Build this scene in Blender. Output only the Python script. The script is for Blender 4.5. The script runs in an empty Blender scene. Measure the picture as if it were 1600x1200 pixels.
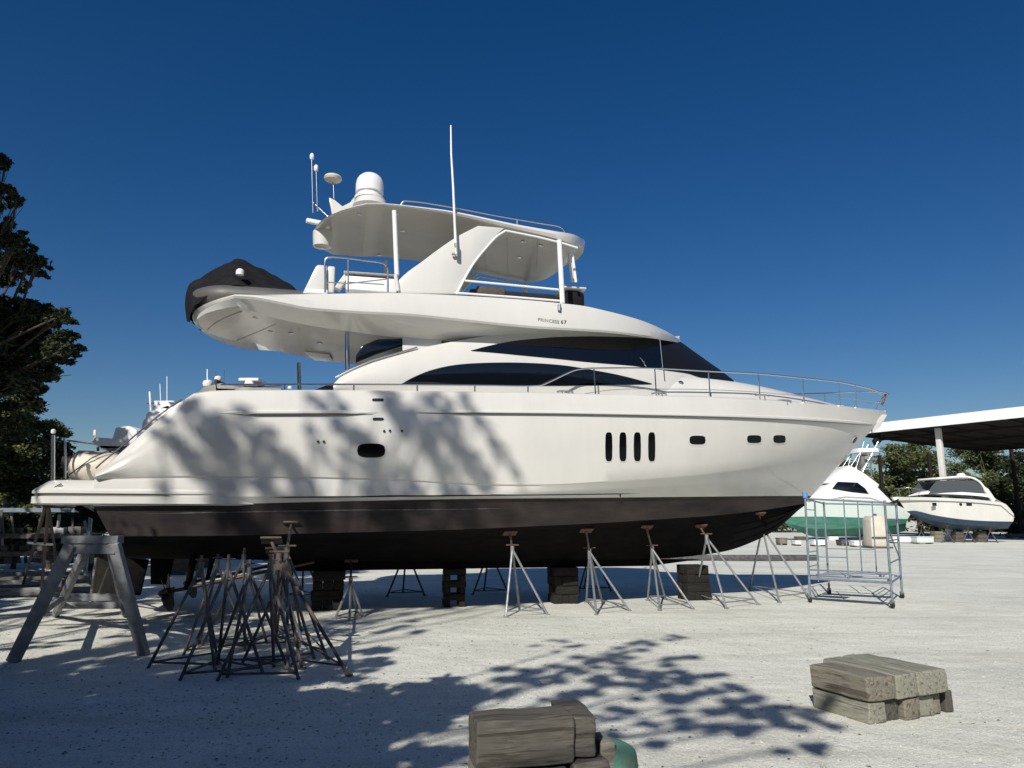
import bpy, bmesh, math, random
import numpy as np
from math import sin, cos, pi, radians, atan, hypot
from mathutils import Vector, Matrix
from mathutils.bvhtree import BVHTree
from mathutils import noise as nz

random.seed(7); RNG = np.random.default_rng(7)
SC = bpy.context.scene
COL = SC.collection

# ------------------------------------------------------------------ camera
EYE = 2.0
KS = EYE / 2.2; ZO = EYE - 2.2
FPX = 1150.0                       # focal length in pixels of a 1600 px wide frame
PITCH = atan(212 / FPX)
cam = bpy.data.cameras.new('camera'); camo = bpy.data.objects.new('camera', cam); COL.objects.link(camo)
cam.sensor_width = 36; cam.lens = 36 * FPX / 1600; cam.clip_start = 0.1; cam.clip_end = 3000
camo.location = (0, 0, EYE); camo.rotation_euler = (pi / 2 + PITCH, 0, 0)
SC.camera = camo
SC.render.resolution_x = 1024; SC.render.resolution_y = 768

# ------------------------------------------------------------------ light
SUN_EL = radians(35); SUN_AZ = radians(18)      # light travels away from the camera, to the right
w = bpy.data.worlds.new('World'); SC.world = w; w.use_nodes = True
nt = w.node_tree; nt.nodes.clear()
sky = nt.nodes.new('ShaderNodeTexSky'); sky.sky_type = 'NISHITA'; sky.sun_disc = False
sky.sun_elevation = SUN_EL; sky.sun_rotation = radians(180) + SUN_AZ
sky.altitude = 0; sky.air_density = 1.0; sky.dust_density = 0.5; sky.ozone_density = 3.0
bg = nt.nodes.new('ShaderNodeBackground'); bg.inputs[1].default_value = 0.062
wo = nt.nodes.new('ShaderNodeOutputWorld')
hsv = nt.nodes.new('ShaderNodeHueSaturation'); hsv.inputs['Saturation'].default_value = 1.37; hsv.inputs['Hue'].default_value = .509
nt.links.new(sky.outputs[0], hsv.inputs['Color']); nt.links.new(hsv.outputs[0], bg.inputs[0]); nt.links.new(bg.outputs[0], wo.inputs[0])
SUNV = Vector((-sin(SUN_AZ) * cos(SUN_EL), -cos(SUN_AZ) * cos(SUN_EL), sin(SUN_EL)))   # towards the sun
sl = bpy.data.lights.new('sun', 'SUN'); sl.energy = 4.9; sl.angle = radians(0.53); sl.color = (1.0, 0.955, 0.875)
so = bpy.data.objects.new('sun', sl); COL.objects.link(so); so.rotation_euler = SUNV.to_track_quat('Z', 'Y').to_euler()
so.location = (-20, -40, 40)
SC.view_settings.view_transform = 'Standard'; SC.view_settings.look = 'None'
SC.view_settings.exposure = 0.0; SC.view_settings.gamma = 1

# ------------------------------------------------------------------ helpers
CAMP = np.array([0, 0, EYE])
def ray(x, y):
    u = (x - 800) / FPX; v = (600 - y) / FPX
    return np.array([u, cos(PITCH) - v * sin(PITCH), sin(PITCH) + v * cos(PITCH)])
def at_y(x, y, Y):                 # point at distance Y in front of the camera
    d = ray(x, y); return d * (Y / d[1]) + CAMP
def at_z(x, y, z=0.0):             # point on a level plane
    d = ray(x, y); return d * ((z - EYE) / d[2]) + CAMP
V = Vector

def tag(o, label=None, cat=None, group=None, kind=None):
    if label: o['label'] = label
    if cat: o['category'] = cat
    if group: o['group'] = group
    if kind: o['kind'] = kind
    return o
WL = {}
def thing(name, label, cat, loc=(0, 0, 0), group=None, rz=0):
    o = bpy.data.objects.new(name, None); COL.objects.link(o); o.empty_display_size = 0.3
    o.location = loc; o.rotation_euler = (0, 0, rz); WL[o.name] = V(loc)
    return tag(o, label, cat, group)
def copy_tree(o, parent=None):
    c = o.copy(); COL.objects.link(c)
    c.parent = parent
    for ch in list(o.children): copy_tree(ch, c)
    return c

class MB:
    def __init__(s): s.v = []; s.f = []
    def add(s, vs, fs):
        n = len(s.v); s.v += [tuple(map(float, p)) for p in vs]; s.f += [tuple(i + n for i in f) for f in fs]; return s
    def box(s, c, size, R=None):
        hx, hy, hz = [d / 2 for d in size]; c = V(c)
        vs = [V((x, y, z)) for x in (-hx, hx) for y in (-hy, hy) for z in (-hz, hz)]
        if R: vs = [R @ p for p in vs]
        return s.add([c + p for p in vs], [(0, 1, 3, 2), (4, 6, 7, 5), (0, 4, 5, 1), (2, 3, 7, 6), (0, 2, 6, 4), (1, 5, 7, 3)])
    def bar(s, p, q, w, h, up=(0, 0, 1)):       # square section beam from p to q
        p = V(p); q = V(q); d = (q - p); L = d.length; d.normalize(); u = V(up)
        if abs(d.dot(u)) > .98: u = V((1, 0, 0))
        a = d.cross(u).normalized(); b = a.cross(d)
        R = Matrix((a, d, b)).transposed()
        return s.box((p + q) / 2, (w, L, h), R)
    def tube(s, pts, r, n=8, cap=True):
        pts = [V(p) for p in pts]; rs = r if isinstance(r, (list, tuple)) else [r] * len(pts)
        b0 = len(s.v); a = None
        for i, p in enumerate(pts):
            d = (pts[min(i + 1, len(pts) - 1)] - pts[max(i - 1, 0)]).normalized()
            if a is None:
                a = d.cross(V((0, 0, 1)) if abs(d.z) < .95 else V((1, 0, 0))).normalized()
            else:
                a = (a - d * a.dot(d)).normalized()
            b = d.cross(a)
            for k in range(n):
                t = 2 * pi * k / n; s.v.append(tuple(p + a * (cos(t) * rs[i]) + b * (sin(t) * rs[i])))
        for i in range(len(pts) - 1):
            for k in range(n):
                k2 = (k + 1) % n; o = b0 + i * n
                s.f.append((o + k, o + k2, o + n + k2, o + n + k))
        if cap:
            s.f.append(tuple(b0 + k for k in range(n - 1, -1, -1)))
            o = b0 + (len(pts) - 1) * n; s.f.append(tuple(o + k for k in range(n)))
        return s
    def lathe(s, c, prof, n=20, axis=V((0, 0, 1))):   # prof: (radius, height)
        pts = [V(c) + axis * h for r, h in prof]
        a = axis.cross(V((1, 0, 0)) if abs(axis.x) < .9 else V((0, 1, 0))).normalized(); b = axis.cross(a)
        b0 = len(s.v)
        for (r, h) in prof:
            for k in range(n):
                t = 2 * pi * k / n; s.v.append(tuple(V(c) + axis * h + a * (cos(t) * r) + b * (sin(t) * r)))
        for i in range(len(prof) - 1):
            for k in range(n):
                k2 = (k + 1) % n; o = b0 + i * n
                s.f.append((o + k, o + k2, o + n + k2, o + n + k))
        s.f.append(tuple(b0 + k for k in range(n - 1, -1, -1)))
        o = b0 + (len(prof) - 1) * n; s.f.append(tuple(o + k for k in range(n)))
        return s
    def slab(s, outline, off):                   # polygon outline pushed by the vector off
        n = len(outline); o = [V(p) for p in outline]; off = V(off)
        return s.add(o + [p + off for p in o], [tuple(range(n)), tuple(range(2 * n - 1, n - 1, -1))] +
                     [(i, i + n, (i + 1) % n + n, (i + 1) % n) for i in range(n)])
    def grid(s, rows):
        m = len(rows[0]); b = len(s.v)
        for r in rows: s.v += [tuple(map(float, p)) for p in r]
        for i in range(len(rows) - 1):
            for j in range(m - 1):
                o = b + i * m + j; s.f.append((o, o + 1, o + m + 1, o + m))
        return s
    def build(s, name, mat, parent=None, smooth=None, bevel=0, seg=2, sub=0):
        me = bpy.data.meshes.new(name)
        off = WL.get(parent.name, V((0, 0, 0))) if parent else V((0, 0, 0))
        if off.length > 0: vs = [(p[0] - off.x, p[1] - off.y, p[2] - off.z) for p in s.v]
        else: vs = s.v
        me.from_pydata(vs, [], s.f); me.validate()
        bm = bmesh.new(); bm.from_mesh(me); bmesh.ops.recalc_face_normals(bm, faces=bm.faces)
        if bevel:
            bmesh.ops.bevel(bm, geom=[e for e in bm.edges if len(e.link_faces) == 2 and e.calc_face_angle(0) > .6],
                            offset=bevel, segments=seg, affect='EDGES', profile=.5, clamp_overlap=True)
        bm.to_mesh(me); bm.free()
        if smooth is None and bevel: smooth = 40
        if smooth:
            me.polygons.foreach_set('use_smooth', [True] * len(me.polygons)); me.set_sharp_from_angle(angle=radians(smooth))
        me.materials.append(mat)
        o = bpy.data.objects.new(name, me); COL.objects.link(o)
        if parent: o.parent = parent; WL[o.name] = off
        return o

def catmull(p, k=6):
    p = [np.array(q, float) for q in p]; out = []
    for i in range(len(p) - 1):
        a = p[i - 1] if i else 2 * p[0] - p[1]; b = p[i]; c = p[i + 1]; d = p[i + 2] if i + 2 < len(p) else 2 * p[-1] - p[-2]
        # centripetal-ish: limit the tangents on uneven spacing
        h = np.linalg.norm(c - b); tb = (c - a) / max(np.linalg.norm(c - a), 1e-9) * h; tc = (d - b) / max(np.linalg.norm(d - b), 1e-9) * h
        for j in range(k):
            t = j / k; out.append((2*t**3-3*t**2+1)*b + (t**3-2*t**2+t)*tb + (-2*t**3+3*t**2)*c + (t**3-t**2)*tc)
    out.append(p[-1]); return out

# ------------------------------------------------------------------ materials
def mat(name, col, rough=.5, metal=0, var=.0, vscale=3, bump=0, bscale=40, coat=0, col2=None, detail=4, stretch=None, spec=.5, trans=0, space='Object'):
    m = bpy.data.materials.new(name); m.use_nodes = True; t = m.node_tree; b = t.nodes['Principled BSDF']
    c = tuple(col) + (1,)
    b.inputs['Base Color'].default_value = c; b.inputs['Roughness'].default_value = rough; b.inputs['Metallic'].default_value = metal
    b.inputs['Coat Weight'].default_value = coat; b.inputs['Coat Roughness'].default_value = .05
    b.inputs['Specular IOR Level'].default_value = spec
    tc = t.nodes.new('ShaderNodeTexCoord'); src = tc.outputs[space]
    if stretch:
        mp = t.nodes.new('ShaderNodeMapping'); mp.inputs['Scale'].default_value = stretch; t.links.new(src, mp.inputs[0]); src = mp.outputs[0]
    if var or col2:
        n = t.nodes.new('ShaderNodeTexNoise'); n.inputs['Scale'].default_value = vscale; n.inputs['Detail'].default_value = detail
        n.inputs['Roughness'].default_value = .65
        t.links.new(src, n.inputs['Vector'])
        r = t.nodes.new('ShaderNodeValToRGB'); r.color_ramp.elements[0].position = .34; r.color_ramp.elements[1].position = .66
        lo = col2 if col2 else tuple(x * (1 - var) for x in col)
        r.color_ramp.elements[0].color = tuple(lo) + (1,); r.color_ramp.elements[1].color = c
        t.links.new(n.outputs['Fac'], r.inputs[0]); t.links.new(r.outputs[0], b.inputs['Base Color'])
        mr = t.nodes.new('ShaderNodeMapRange'); mr.inputs[3].default_value = min(1, rough * 1.25); mr.inputs[4].default_value = rough * .85
        t.links.new(n.outputs['Fac'], mr.inputs[0]); t.links.new(mr.outputs[0], b.inputs['Roughness'])
    if bump:
        n2 = t.nodes.new('ShaderNodeTexNoise'); n2.inputs['Scale'].default_value = bscale; n2.inputs['Detail'].default_value = 5
        t.links.new(src, n2.inputs['Vector'])
        bp = t.nodes.new('ShaderNodeBump'); bp.inputs['Strength'].default_value = bump; bp.inputs['Distance'].default_value = .02
        t.links.new(n2.outputs['Fac'], bp.inputs['Height']); t.links.new(bp.outputs[0], b.inputs['Normal'])
    if trans: b.inputs['Transmission Weight'].default_value = trans
    return m
M = {}
M['gel'] = mat('gelcoat_white', (.65, .637, .60), .2, var=.07, vscale=1.1, coat=.5, bump=.015, bscale=1.1, stretch=(1, 1, .25))
M['gel2'] = mat('gelcoat_moulded', (.64, .63, .60), .3, var=.04, vscale=1.5, coat=.1)
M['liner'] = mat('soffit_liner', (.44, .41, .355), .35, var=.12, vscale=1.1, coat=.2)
M['anti'] = mat('antifouling_shaded', (.006, .005, .0055), .9, spec=.1, col2=(.003, .0025, .003), vscale=2.2, bump=.12, bscale=14, stretch=(1, 1, 3))  # blacker than the band: shade of the unlit bottom put into the colour
M['band'] = mat('antifouling_band', (.050, .038, .034), .6, spec=.3, col2=(.017, .014, .015), vscale=1.0, bump=.12, bscale=14, stretch=(.6, .6, 2))
M['glass'] = mat('tinted_glass', (.004, .006, .010), .06, spec=.6)
M['port'] = mat('porthole_glass', (.004, .004, .005), .12, spec=.15)
M['smoke'] = mat('smoked_glass', (.07, .08, .09), .1)
M['cover'] = mat('black_mesh_cover', (.007, .007, .009), .5, bump=.15, bscale=9, spec=.3)
M['clear'] = mat('clear_vinyl', (.8, .82, .82), .1, trans=.95)
M['canvas'] = mat('black_canvas', (.008, .008, .010), .75, var=.35, vscale=3, bump=.6, bscale=9, spec=.25)
M['stripe'] = mat('black_stripe', (.015, .015, .017), .35)
M['grey'] = mat('grey_rubber', (.18, .175, .165), .5, var=.2)
M['steel'] = mat('stainless_steel', (.62, .62, .62), .22, metal=1)
M['galv'] = mat('galvanised_steel', (.34, .35, .36), .5, metal=.55, var=.35, vscale=9, bump=.1, bscale=60)
M['galvd'] = mat('weathered_steel', (.13, .135, .145), .6, metal=.4, col2=(.065, .055, .05), vscale=7, bump=.15, bscale=60)
M['rust'] = mat('rusty_orange_steel', (.15, .062, .04), .75, col2=(.07, .045, .035), vscale=12, bump=.2)
M['brownst'] = mat('rusted_brown_steel', (.10, .075, .062), .75, col2=(.06, .045, .04), vscale=9, bump=.2)
M['bluest'] = mat('blue_grey_paint', (.21, .27, .33), .5, metal=.2, col2=(.13, .155, .18), vscale=9)
M['blue'] = mat('blue_plastic', (.10, .27, .60), .45)
M['alu'] = mat('aluminium_plank', (.42, .45, .47), .45, metal=.5, var=.2, vscale=8)
M['tyre'] = mat('black_rubber', (.02, .02, .02), .8)
M['bronze'] = mat('dull_bronze', (.10, .06, .035), .5, metal=.6, col2=(.06, .05, .04), vscale=8)
M['plastic'] = mat('white_plastic', (.78, .78, .77), .35)
M['tube'] = mat('grey_inflatable_tube', (.105, .10, .095), .5, var=.25, vscale=2)
M['beige'] = mat('beige_inflatable', (.66, .60, .50), .5, var=.2, vscale=2, bump=.05, bscale=4)
M['teal'] = mat('teal_canvas', (.05, .20, .15), .75, col2=(.07, .10, .075), vscale=7, bump=.6, bscale=12)
M['mint'] = mat('pale_mint_gelcoat', (.58, .65, .61), .35, var=.06)
M['green'] = mat('green_antifouling', (.05, .20, .145), .7, col2=(.03, .12, .09), vscale=1.0, stretch=(1, 1, 3))
M['navy'] = mat('navy_antifouling', (.025, .055, .095), .6, var=.3, vscale=1.5)
M['plywood'] = mat('tan_plywood', (.33, .245, .13), .75, col2=(.21, .155, .09), vscale=4, bump=.2)
M['roofm'] = mat('white_roof_sheet', (.80, .81, .82), .4, var=.05)
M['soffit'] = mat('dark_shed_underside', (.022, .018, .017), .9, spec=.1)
M['column'] = mat('painted_column', (.62, .61, .58), .5, var=.15)
M['bark'] = mat('oak_bark', (.075, .06, .048), .9, var=.4, vscale=6, bump=.8, bscale=14)
M['acrylic'] = mat('smoked_panel', (.03, .028, .03), .15)

def wood(name, c1, c2, c3):
    m = bpy.data.materials.new(name); m.use_nodes = True; t = m.node_tree; b = t.nodes['Principled BSDF']; b.inputs['Roughness'].default_value = .88
    b.inputs['Specular IOR Level'].default_value = .25
    tc = t.nodes.new('ShaderNodeTexCoord'); oi = t.nodes.new('ShaderNodeObjectInfo')
    mp = t.nodes.new('ShaderNodeMapping'); mp.inputs['Scale'].default_value = (1.3, 14, 14)
    t.links.new(tc.outputs['Object'], mp.inputs[0])
    va = t.nodes.new('ShaderNodeVectorMath'); va.operation = 'ADD'; t.links.new(mp.outputs[0], va.inputs[0])
    mu = t.nodes.new('ShaderNodeMath'); mu.operation = 'MULTIPLY'; mu.inputs[1].default_value = 37; t.links.new(oi.outputs['Random'], mu.inputs[0]); t.links.new(mu.outputs[0], va.inputs[1])
    n = t.nodes.new('ShaderNodeTexNoise'); n.inputs['Scale'].default_value = 2.6; n.inputs['Detail'].default_value = 10; n.inputs['Roughness'].default_value = .78; n.inputs['Distortion'].default_value = .35
    t.links.new(va.outputs[0], n.inputs['Vector'])
    n3 = t.nodes.new('ShaderNodeTexNoise'); n3.inputs['Scale'].default_value = 4; n3.inputs['Detail'].default_value = 5
    va2 = t.nodes.new('ShaderNodeVectorMath'); va2.operation = 'ADD'; t.links.new(tc.outputs['Object'], va2.inputs[0]); t.links.new(mu.outputs[0], va2.inputs[1]); t.links.new(va2.outputs[0], n3.inputs['Vector'])
    r = t.nodes.new('ShaderNodeValToRGB'); r.color_ramp.elements[0].position = .36; r.color_ramp.elements[1].position = .62
    r.color_ramp.elements[0].color = tuple(c1) + (1,); r.color_ramp.elements[1].color = tuple(c2) + (1,)
    t.links.new(n.outputs['Fac'], r.inputs[0])
    r2 = t.nodes.new('ShaderNodeValToRGB'); r2.color_ramp.elements[0].position = .48; r2.color_ramp.elements[1].position = .68
    t.links.new(n3.outputs['Fac'], r2.inputs[0])
    mx = t.nodes.new('ShaderNodeMixRGB'); mx.inputs[2].default_value = tuple(c3) + (1,); t.links.new(r2.outputs[0], mx.inputs[0]); t.links.new(r.outputs[0], mx.inputs[1])
    t.links.new(mx.outputs[0], b.inputs['Base Color'])
    bp = t.nodes.new('ShaderNodeBump'); bp.inputs['Strength'].default_value = .8; bp.inputs['Distance'].default_value = .012
    t.links.new(n.outputs['Fac'], bp.inputs['Height'])
    # long drying checks
    mp4 = t.nodes.new('ShaderNodeMapping'); mp4.inputs['Scale'].default_value = (.9, 22, 22); t.links.new(tc.outputs['Object'], mp4.inputs[0])
    va4 = t.nodes.new('ShaderNodeVectorMath'); va4.operation = 'ADD'; t.links.new(mp4.outputs[0], va4.inputs[0]); t.links.new(mu.outputs[0], va4.inputs[1])
    n4 = t.nodes.new('ShaderNodeTexNoise'); n4.inputs['Scale'].default_value = 1.0; n4.inputs['Detail'].default_value = 3; t.links.new(va4.outputs[0], n4.inputs['Vector'])
    r4 = t.nodes.new('ShaderNodeValToRGB'); r4.color_ramp.elements[0].position = .36; r4.color_ramp.elements[1].position = .42
    r4.color_ramp.elements[0].color = (.55, .53, .50, 1); r4.color_ramp.elements[1].color = (1, 1, 1, 1); t.links.new(n4.outputs['Fac'], r4.inputs[0])
    m4 = t.nodes.new('ShaderNodeMixRGB'); m4.blend_type = 'MULTIPLY'; m4.inputs[0].default_value = 1; t.links.new(mx.outputs[0], m4.inputs[1]); t.links.new(r4.outputs[0], m4.inputs[2])
    t.links.new(m4.outputs[0], b.inputs['Base Color'])
    b4 = t.nodes.new('ShaderNodeBump'); b4.inputs['Strength'].default_value = .5; b4.inputs['Distance'].default_value = .015
    t.links.new(r4.outputs[0], b4.inputs['Height']); t.links.new(bp.outputs[0], b4.inputs['Normal']); t.links.new(b4.outputs[0], b.inputs['Normal'])
    return m
M['timber'] = wood('weathered_timber', (.10, .09, .072), (.29, .265, .22), (.19, .185, .14))
M['timberd'] = wood('dark_weathered_timber', (.045, .040, .034), (.15, .138, .118), (.09, .083, .072))
M['crib'] = wood('shade_black_timber', (.010, .009, .008), (.03, .027, .023), (.018, .017, .015))  # near-black colour carries the hull's shade on the keel blocks
M['timberg'] = wood('silver_grey_timber', (.16, .16, .16), (.36, .365, .37), (.26, .265, .27))
M['trestle'] = mat('weathered_grey_paint', (.27, .28, .29), .8, col2=(.14, .145, .15), vscale=4, bump=.3, bscale=30)
M['lichen'] = wood('lichen_timber', (.16, .155, .125), (.35, .345, .285), (.23, .24, .175))

def leafmat(name, c1, c2):
    m = bpy.data.materials.new(name); m.use_nodes = True; t = m.node_tree; b = t.nodes['Principled BSDF']
    b.inputs['Roughness'].default_value = .6; b.inputs['Specular IOR Level'].default_value = .3
    g = t.nodes.new('ShaderNodeNewGeometry'); r = t.nodes.new('ShaderNodeValToRGB')
    r.color_ramp.elements[0].color = tuple(c1) + (1,); r.color_ramp.elements[1].color = tuple(c2) + (1,)
    t.links.new(g.outputs['Random Per Island'], r.inputs[0]); t.links.new(r.outputs[0], b.inputs['Base Color'])
    return m
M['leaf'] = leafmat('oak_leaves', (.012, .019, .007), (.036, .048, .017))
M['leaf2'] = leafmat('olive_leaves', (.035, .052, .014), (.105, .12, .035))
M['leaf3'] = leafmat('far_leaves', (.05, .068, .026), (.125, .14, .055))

# ground: crushed shell
gm = bpy.data.materials.new('crushed_shell'); gm.use_nodes = True; t = gm.node_tree; b = t.nodes['Principled BSDF']
b.inputs['Roughness'].default_value = .95; b.inputs['Specular IOR Level'].default_value = .15
tc = t.nodes.new('ShaderNodeTexCoord')
def noise(scale, det=4, rough=.6, stretch=None):
    n = t.nodes.new('ShaderNodeTexNoise'); n.inputs['Scale'].default_value = scale; n.inputs['Detail'].default_value = det; n.inputs['Roughness'].default_value = rough
    if stretch:
        mp = t.nodes.new('ShaderNodeMapping'); mp.inputs['Scale'].default_value = stretch; mp.inputs['Rotation'].default_value = (0, 0, .2)
        t.links.new(tc.outputs['Object'], mp.inputs[0]); t.links.new(mp.outputs[0], n.inputs['Vector'])
    else: t.links.new(tc.outputs['Object'], n.inputs['Vector'])
    return n
def ramp(src, p0, p1, c0, c1):
    r = t.nodes.new('ShaderNodeValToRGB'); r.color_ramp.elements[0].position = p0; r.color_ramp.elements[1].position = p1
    r.color_ramp.elements[0].color = tuple(c0) + (1,); r.color_ramp.elements[1].color = tuple(c1) + (1,); t.links.new(src, r.inputs[0]); return r
def mix(a, b_, f, mode='MIX'):
    x = t.nodes.new('ShaderNodeMixRGB'); x.blend_type = mode
    t.links.new(f, x.inputs[0]) if not isinstance(f, float) else setattr(x.inputs[0], 'default_value', f)
    t.links.new(a, x.inputs[1]); t.links.new(b_, x.inputs[2]); return x
big = ramp(noise(.35, 6, .65).outputs['Fac'], .36, .62, (.83, .835, .76), (.985, .985, .90))
mid = ramp(noise(1.6, 5, .7, (.5, 1.4, 1)).outputs['Fac'], .3, .6, (.88, .88, .87), (1, 1, 1))
fine = ramp(noise(38, 3, .7).outputs['Fac'], .33, .58, (.50, .49, .47), (1, 1, 1))
spk = ramp(noise(11, 6, .8).outputs['Fac'], .30, .42, (.38, .36, .32), (1, 1, 1))
vor = t.nodes.new('ShaderNodeTexVoronoi'); vor.inputs['Scale'].default_value = 45; t.links.new(tc.outputs['Object'], vor.inputs['Vector'])
vr = ramp(vor.outputs['Distance'], .0, .45, (1.05, 1.05, 1.05), (.84, .84, .82))
trk = ramp(noise(.9, 3, .5, (.08, 1.6, 1)).outputs['Fac'], .56, .7, (1, 1, 1), (.90, .89, .87))
a1 = mix(big.outputs[0], mid.outputs[0], 1.0, 'MULTIPLY'); a2 = mix(a1.outputs[0], fine.outputs[0], .55, 'MULTIPLY'); a3 = mix(a2.outputs[0], vr.outputs[0], 1.0, 'MULTIPLY')
a4 = mix(mix(a3.outputs[0], trk.outputs[0], 1.0, 'MULTIPLY').outputs[0], spk.outputs[0], .5, 'MULTIPLY')
t.links.new(a4.outputs[0], b.inputs['Base Color'])
bn = noise(30, 6, .75); bp = t.nodes.new('ShaderNodeBump'); bp.inputs['Strength'].default_value = .6; bp.inputs['Distance'].default_value = .03
t.links.new(bn.outputs['Fac'], bp.inputs['Height'])
bp2 = t.nodes.new('ShaderNodeBump'); bp2.inputs['Strength'].default_value = .4; bp2.inputs['Distance'].default_value = .12
bn2 = noise(2.2, 4, .6); t.links.new(bn2.outputs['Fac'], bp2.inputs['Height']); t.links.new(bp.outputs[0], bp2.inputs['Normal']); t.links.new(bp2.outputs[0], b.inputs['Normal'])
M['ground'] = gm

# ------------------------------------------------------------------ ground
g = MB()
xs = [-900, -200, -60] + [-30 + i * 1.0 for i in range(61)] + [60, 200, 900]
ys = [-300, -60, -20] + [-8 + i * 1.0 for i in range(60)] + [70, 120, 300, 1800]
def gz(x, y):
    if abs(x) > 26 or y > 45 or y < -6: return 0.0
    return .018 * (sin(x * .9 + 1.3 * sin(y * .5)) * cos(y * .7 + .4 * x)) - .006
g.grid([[(x, y, gz(x, y)) for x in xs] for y in ys])
go = g.build('ground', M['ground'], smooth=60); tag(go, kind='structure')

pv = MB()       # loose shell and stone bits, uncountable
for i in range(9000):
    y = 4.5 + 19 * random.random() ** 1.4; x = random.uniform(-.78, .78) * y
    r = random.uniform(.006, .019) * (1.7 if random.random() < .04 else 1); z = gz(x, y)
    a = random.random() * 6.28; vs = []
    for k in range(4): vs.append((x + r * cos(a + k * 1.57) * random.uniform(.6, 1.3), y + r * sin(a + k * 1.57) * random.uniform(.6, 1.3), z + random.uniform(-.002, .004)))
    vs.append((x, y, z + r * random.uniform(.5, 1)))
    pv.add(vs, [(0, 1, 4), (1, 2, 4), (2, 3, 4), (3, 0, 4)])
po = pv.build('gravel', mat('shell_bits', (.66, .64, .58), .9, col2=(.25, .24, .22), vscale=5, space='Object'))
tag(po, 'loose pale shell fragments and grit scattered over the yard', 'gravel', kind='stuff')

lt_ = MB()
for i in range(1500):
    x = random.gauss(-3.5, 4.5); y = random.uniform(4.6, 16); r = random.uniform(.012, .03); a = random.random() * 6.28; z = gz(x, y) + .004
    c_, s__ = cos(a) * r, sin(a) * r
    lt_.add([(x - c_, y - s__, z), (x + s__ * .4, y - c_ * .4, z + random.uniform(0, .008)), (x + c_, y + s__, z), (x - s__ * .4, y + c_ * .4, z + random.uniform(0, .008))], [(0, 1, 2, 3)])
lo_ = lt_.build('leaf_litter', leafmat('dry_leaves', (.05, .035, .018), (.16, .11, .06))); tag(lo_, 'fallen dry oak leaves scattered over the shaded side of the yard', 'leaves', kind='stuff')

# ------------------------------------------------------------------ boats: lofted from levels
class Craft:
    def __init__(s, a, O): s.S = np.array([cos(a), sin(a)]); s.T = np.array([sin(a), -cos(a)]); s.O = np.array(O, float)
    def w(s, ss, t_, z): q = s.O + s.S * ss + s.T * t_; return (q[0], q[1], z)
    def loc(s, P): q = np.array([P[0], P[1]]) - s.O; return (q @ s.S, q @ s.T, P[2])
    def on(s, x, y, t_):          # pixel -> (s,t,z) on the fore-and-aft plane t
        d = ray(x, y); k = (t_ + s.O @ s.T) / (d[:2] @ s.T); P = d * k + CAMP; return s.loc(P)
    def W(s, x, y, t_): return V(s.w(*s.on(x, y, t_)))
    def level(s, px, B, s0, n, N=90, pw=1.5, end=0.0, k=6):
        e = s.on(px[-1][0], px[-1][1], end); s1 = e[0]
        Tf = lambda q: end + (B - end) * (1 - min(1, max(0, (q - s0) / (s1 - s0))) ** n)
        pts = []
        for (x, y) in catmull(px, k)[:-1]:
            t_ = B
            for _ in range(40):
                L = s.on(x, y, t_); t_ = .5 * t_ + .5 * Tf(L[0])
            pts.append((L[0], L[2]))
        pts.append((s1, e[2])); pts.sort()
        S_ = np.array([p[0] for p in pts]); Z_ = np.array([p[1] for p in pts])
        u = 1 - (1 - np.linspace(0, 1, N)) ** pw; ss = S_[0] + u * (s1 - S_[0])
        return [(q, Tf(q), float(np.interp(q, S_, Z_))) for q in ss]
    def shift(s, L, dt=0, dz=0, ds=0): return [(p[0] + ds, max(0.0, p[1] + dt), p[2] + dz) for p in L]
    def lerp(s, A, B, f, bulge=0): return [tuple(a_ * (1 - f) + b_ * f + (bulge * min(1, a_p[1] / .6) if i == 1 else 0) for i, (a_, b_) in enumerate(zip(a_p, b_p))) for a_p, b_p in zip(A, B)]
    def loft(s, levels, mb=None, both=True):
        mb = mb or MB()
        mb.grid([[s.w(*p) for p in L] for L in levels])
        if both: mb.grid([[s.w(p[0], -p[1], p[2]) for p in L] for L in levels])
        return mb
    def across(s, L, mb, camber=0.0, n=8, dz=0, inset=0):   # bridge starboard curve to port curve
        rows = []
        for i in range(n + 1):
            f = 1 - 2 * i / n
            rows.append([s.w(p[0], max(0, p[1] - inset) * f, p[2] + dz + camber * (1 - f * f)) for p in L])
        mb.grid(rows); return mb
    def endcap(s, levels, mb, idx=0):
        rows = [[s.w(L[idx][0], L[idx][1] * f, L[idx][2]) for f in (1, .5, 0, -.5, -1)] for L in levels]
        mb.grid(rows); return mb

YA = radians(13)
# origin so that the stern platform corner and bow tip land where they should for a 20.6 m boat
def fit(a, L, hb, x0, y0, x1, y1):
    lo, hi = 6, 120
    for _ in range(60):
        D = (lo + hi) / 2; P = at_y(x0, y0, D); S = np.array([cos(a), sin(a)]); T = np.array([sin(a), -cos(a)])
        O = P[:2] - T * hb; q = O + S * L; r = at_y(x1, y1, q[1])
        if r[0] < q[0]: lo = D
        else: hi = D
    return Craft(a, O)
Y = fit(YA, 20.6, 2.4, 60, 778, 1384, 645)
yr = thing('motor_yacht', 'large white flybridge motor yacht hauled out on stands, filling the middle of the yard', 'yacht', Y.w(9, 0, 0))
bvhs = {}
def hit(mb_list, x, y):
    d = V(ray(x, y)).normalized(); best = None
    for b_ in mb_list:
        r = b_.ray_cast(V(CAMP), d)
        if r[0] is not None and (best is None or r[3] < best[3]): best = r
    return best
def drape_curve(tree, px, off, k=6):
    out = []
    for x, y in catmull(px, k):
        r = hit([tree], x, y)
        if r: n = r[1] if r[1].dot(V(ray(x, y))) < 0 else -r[1]; out.append((r[0] + n * off, n))
    return out
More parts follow.
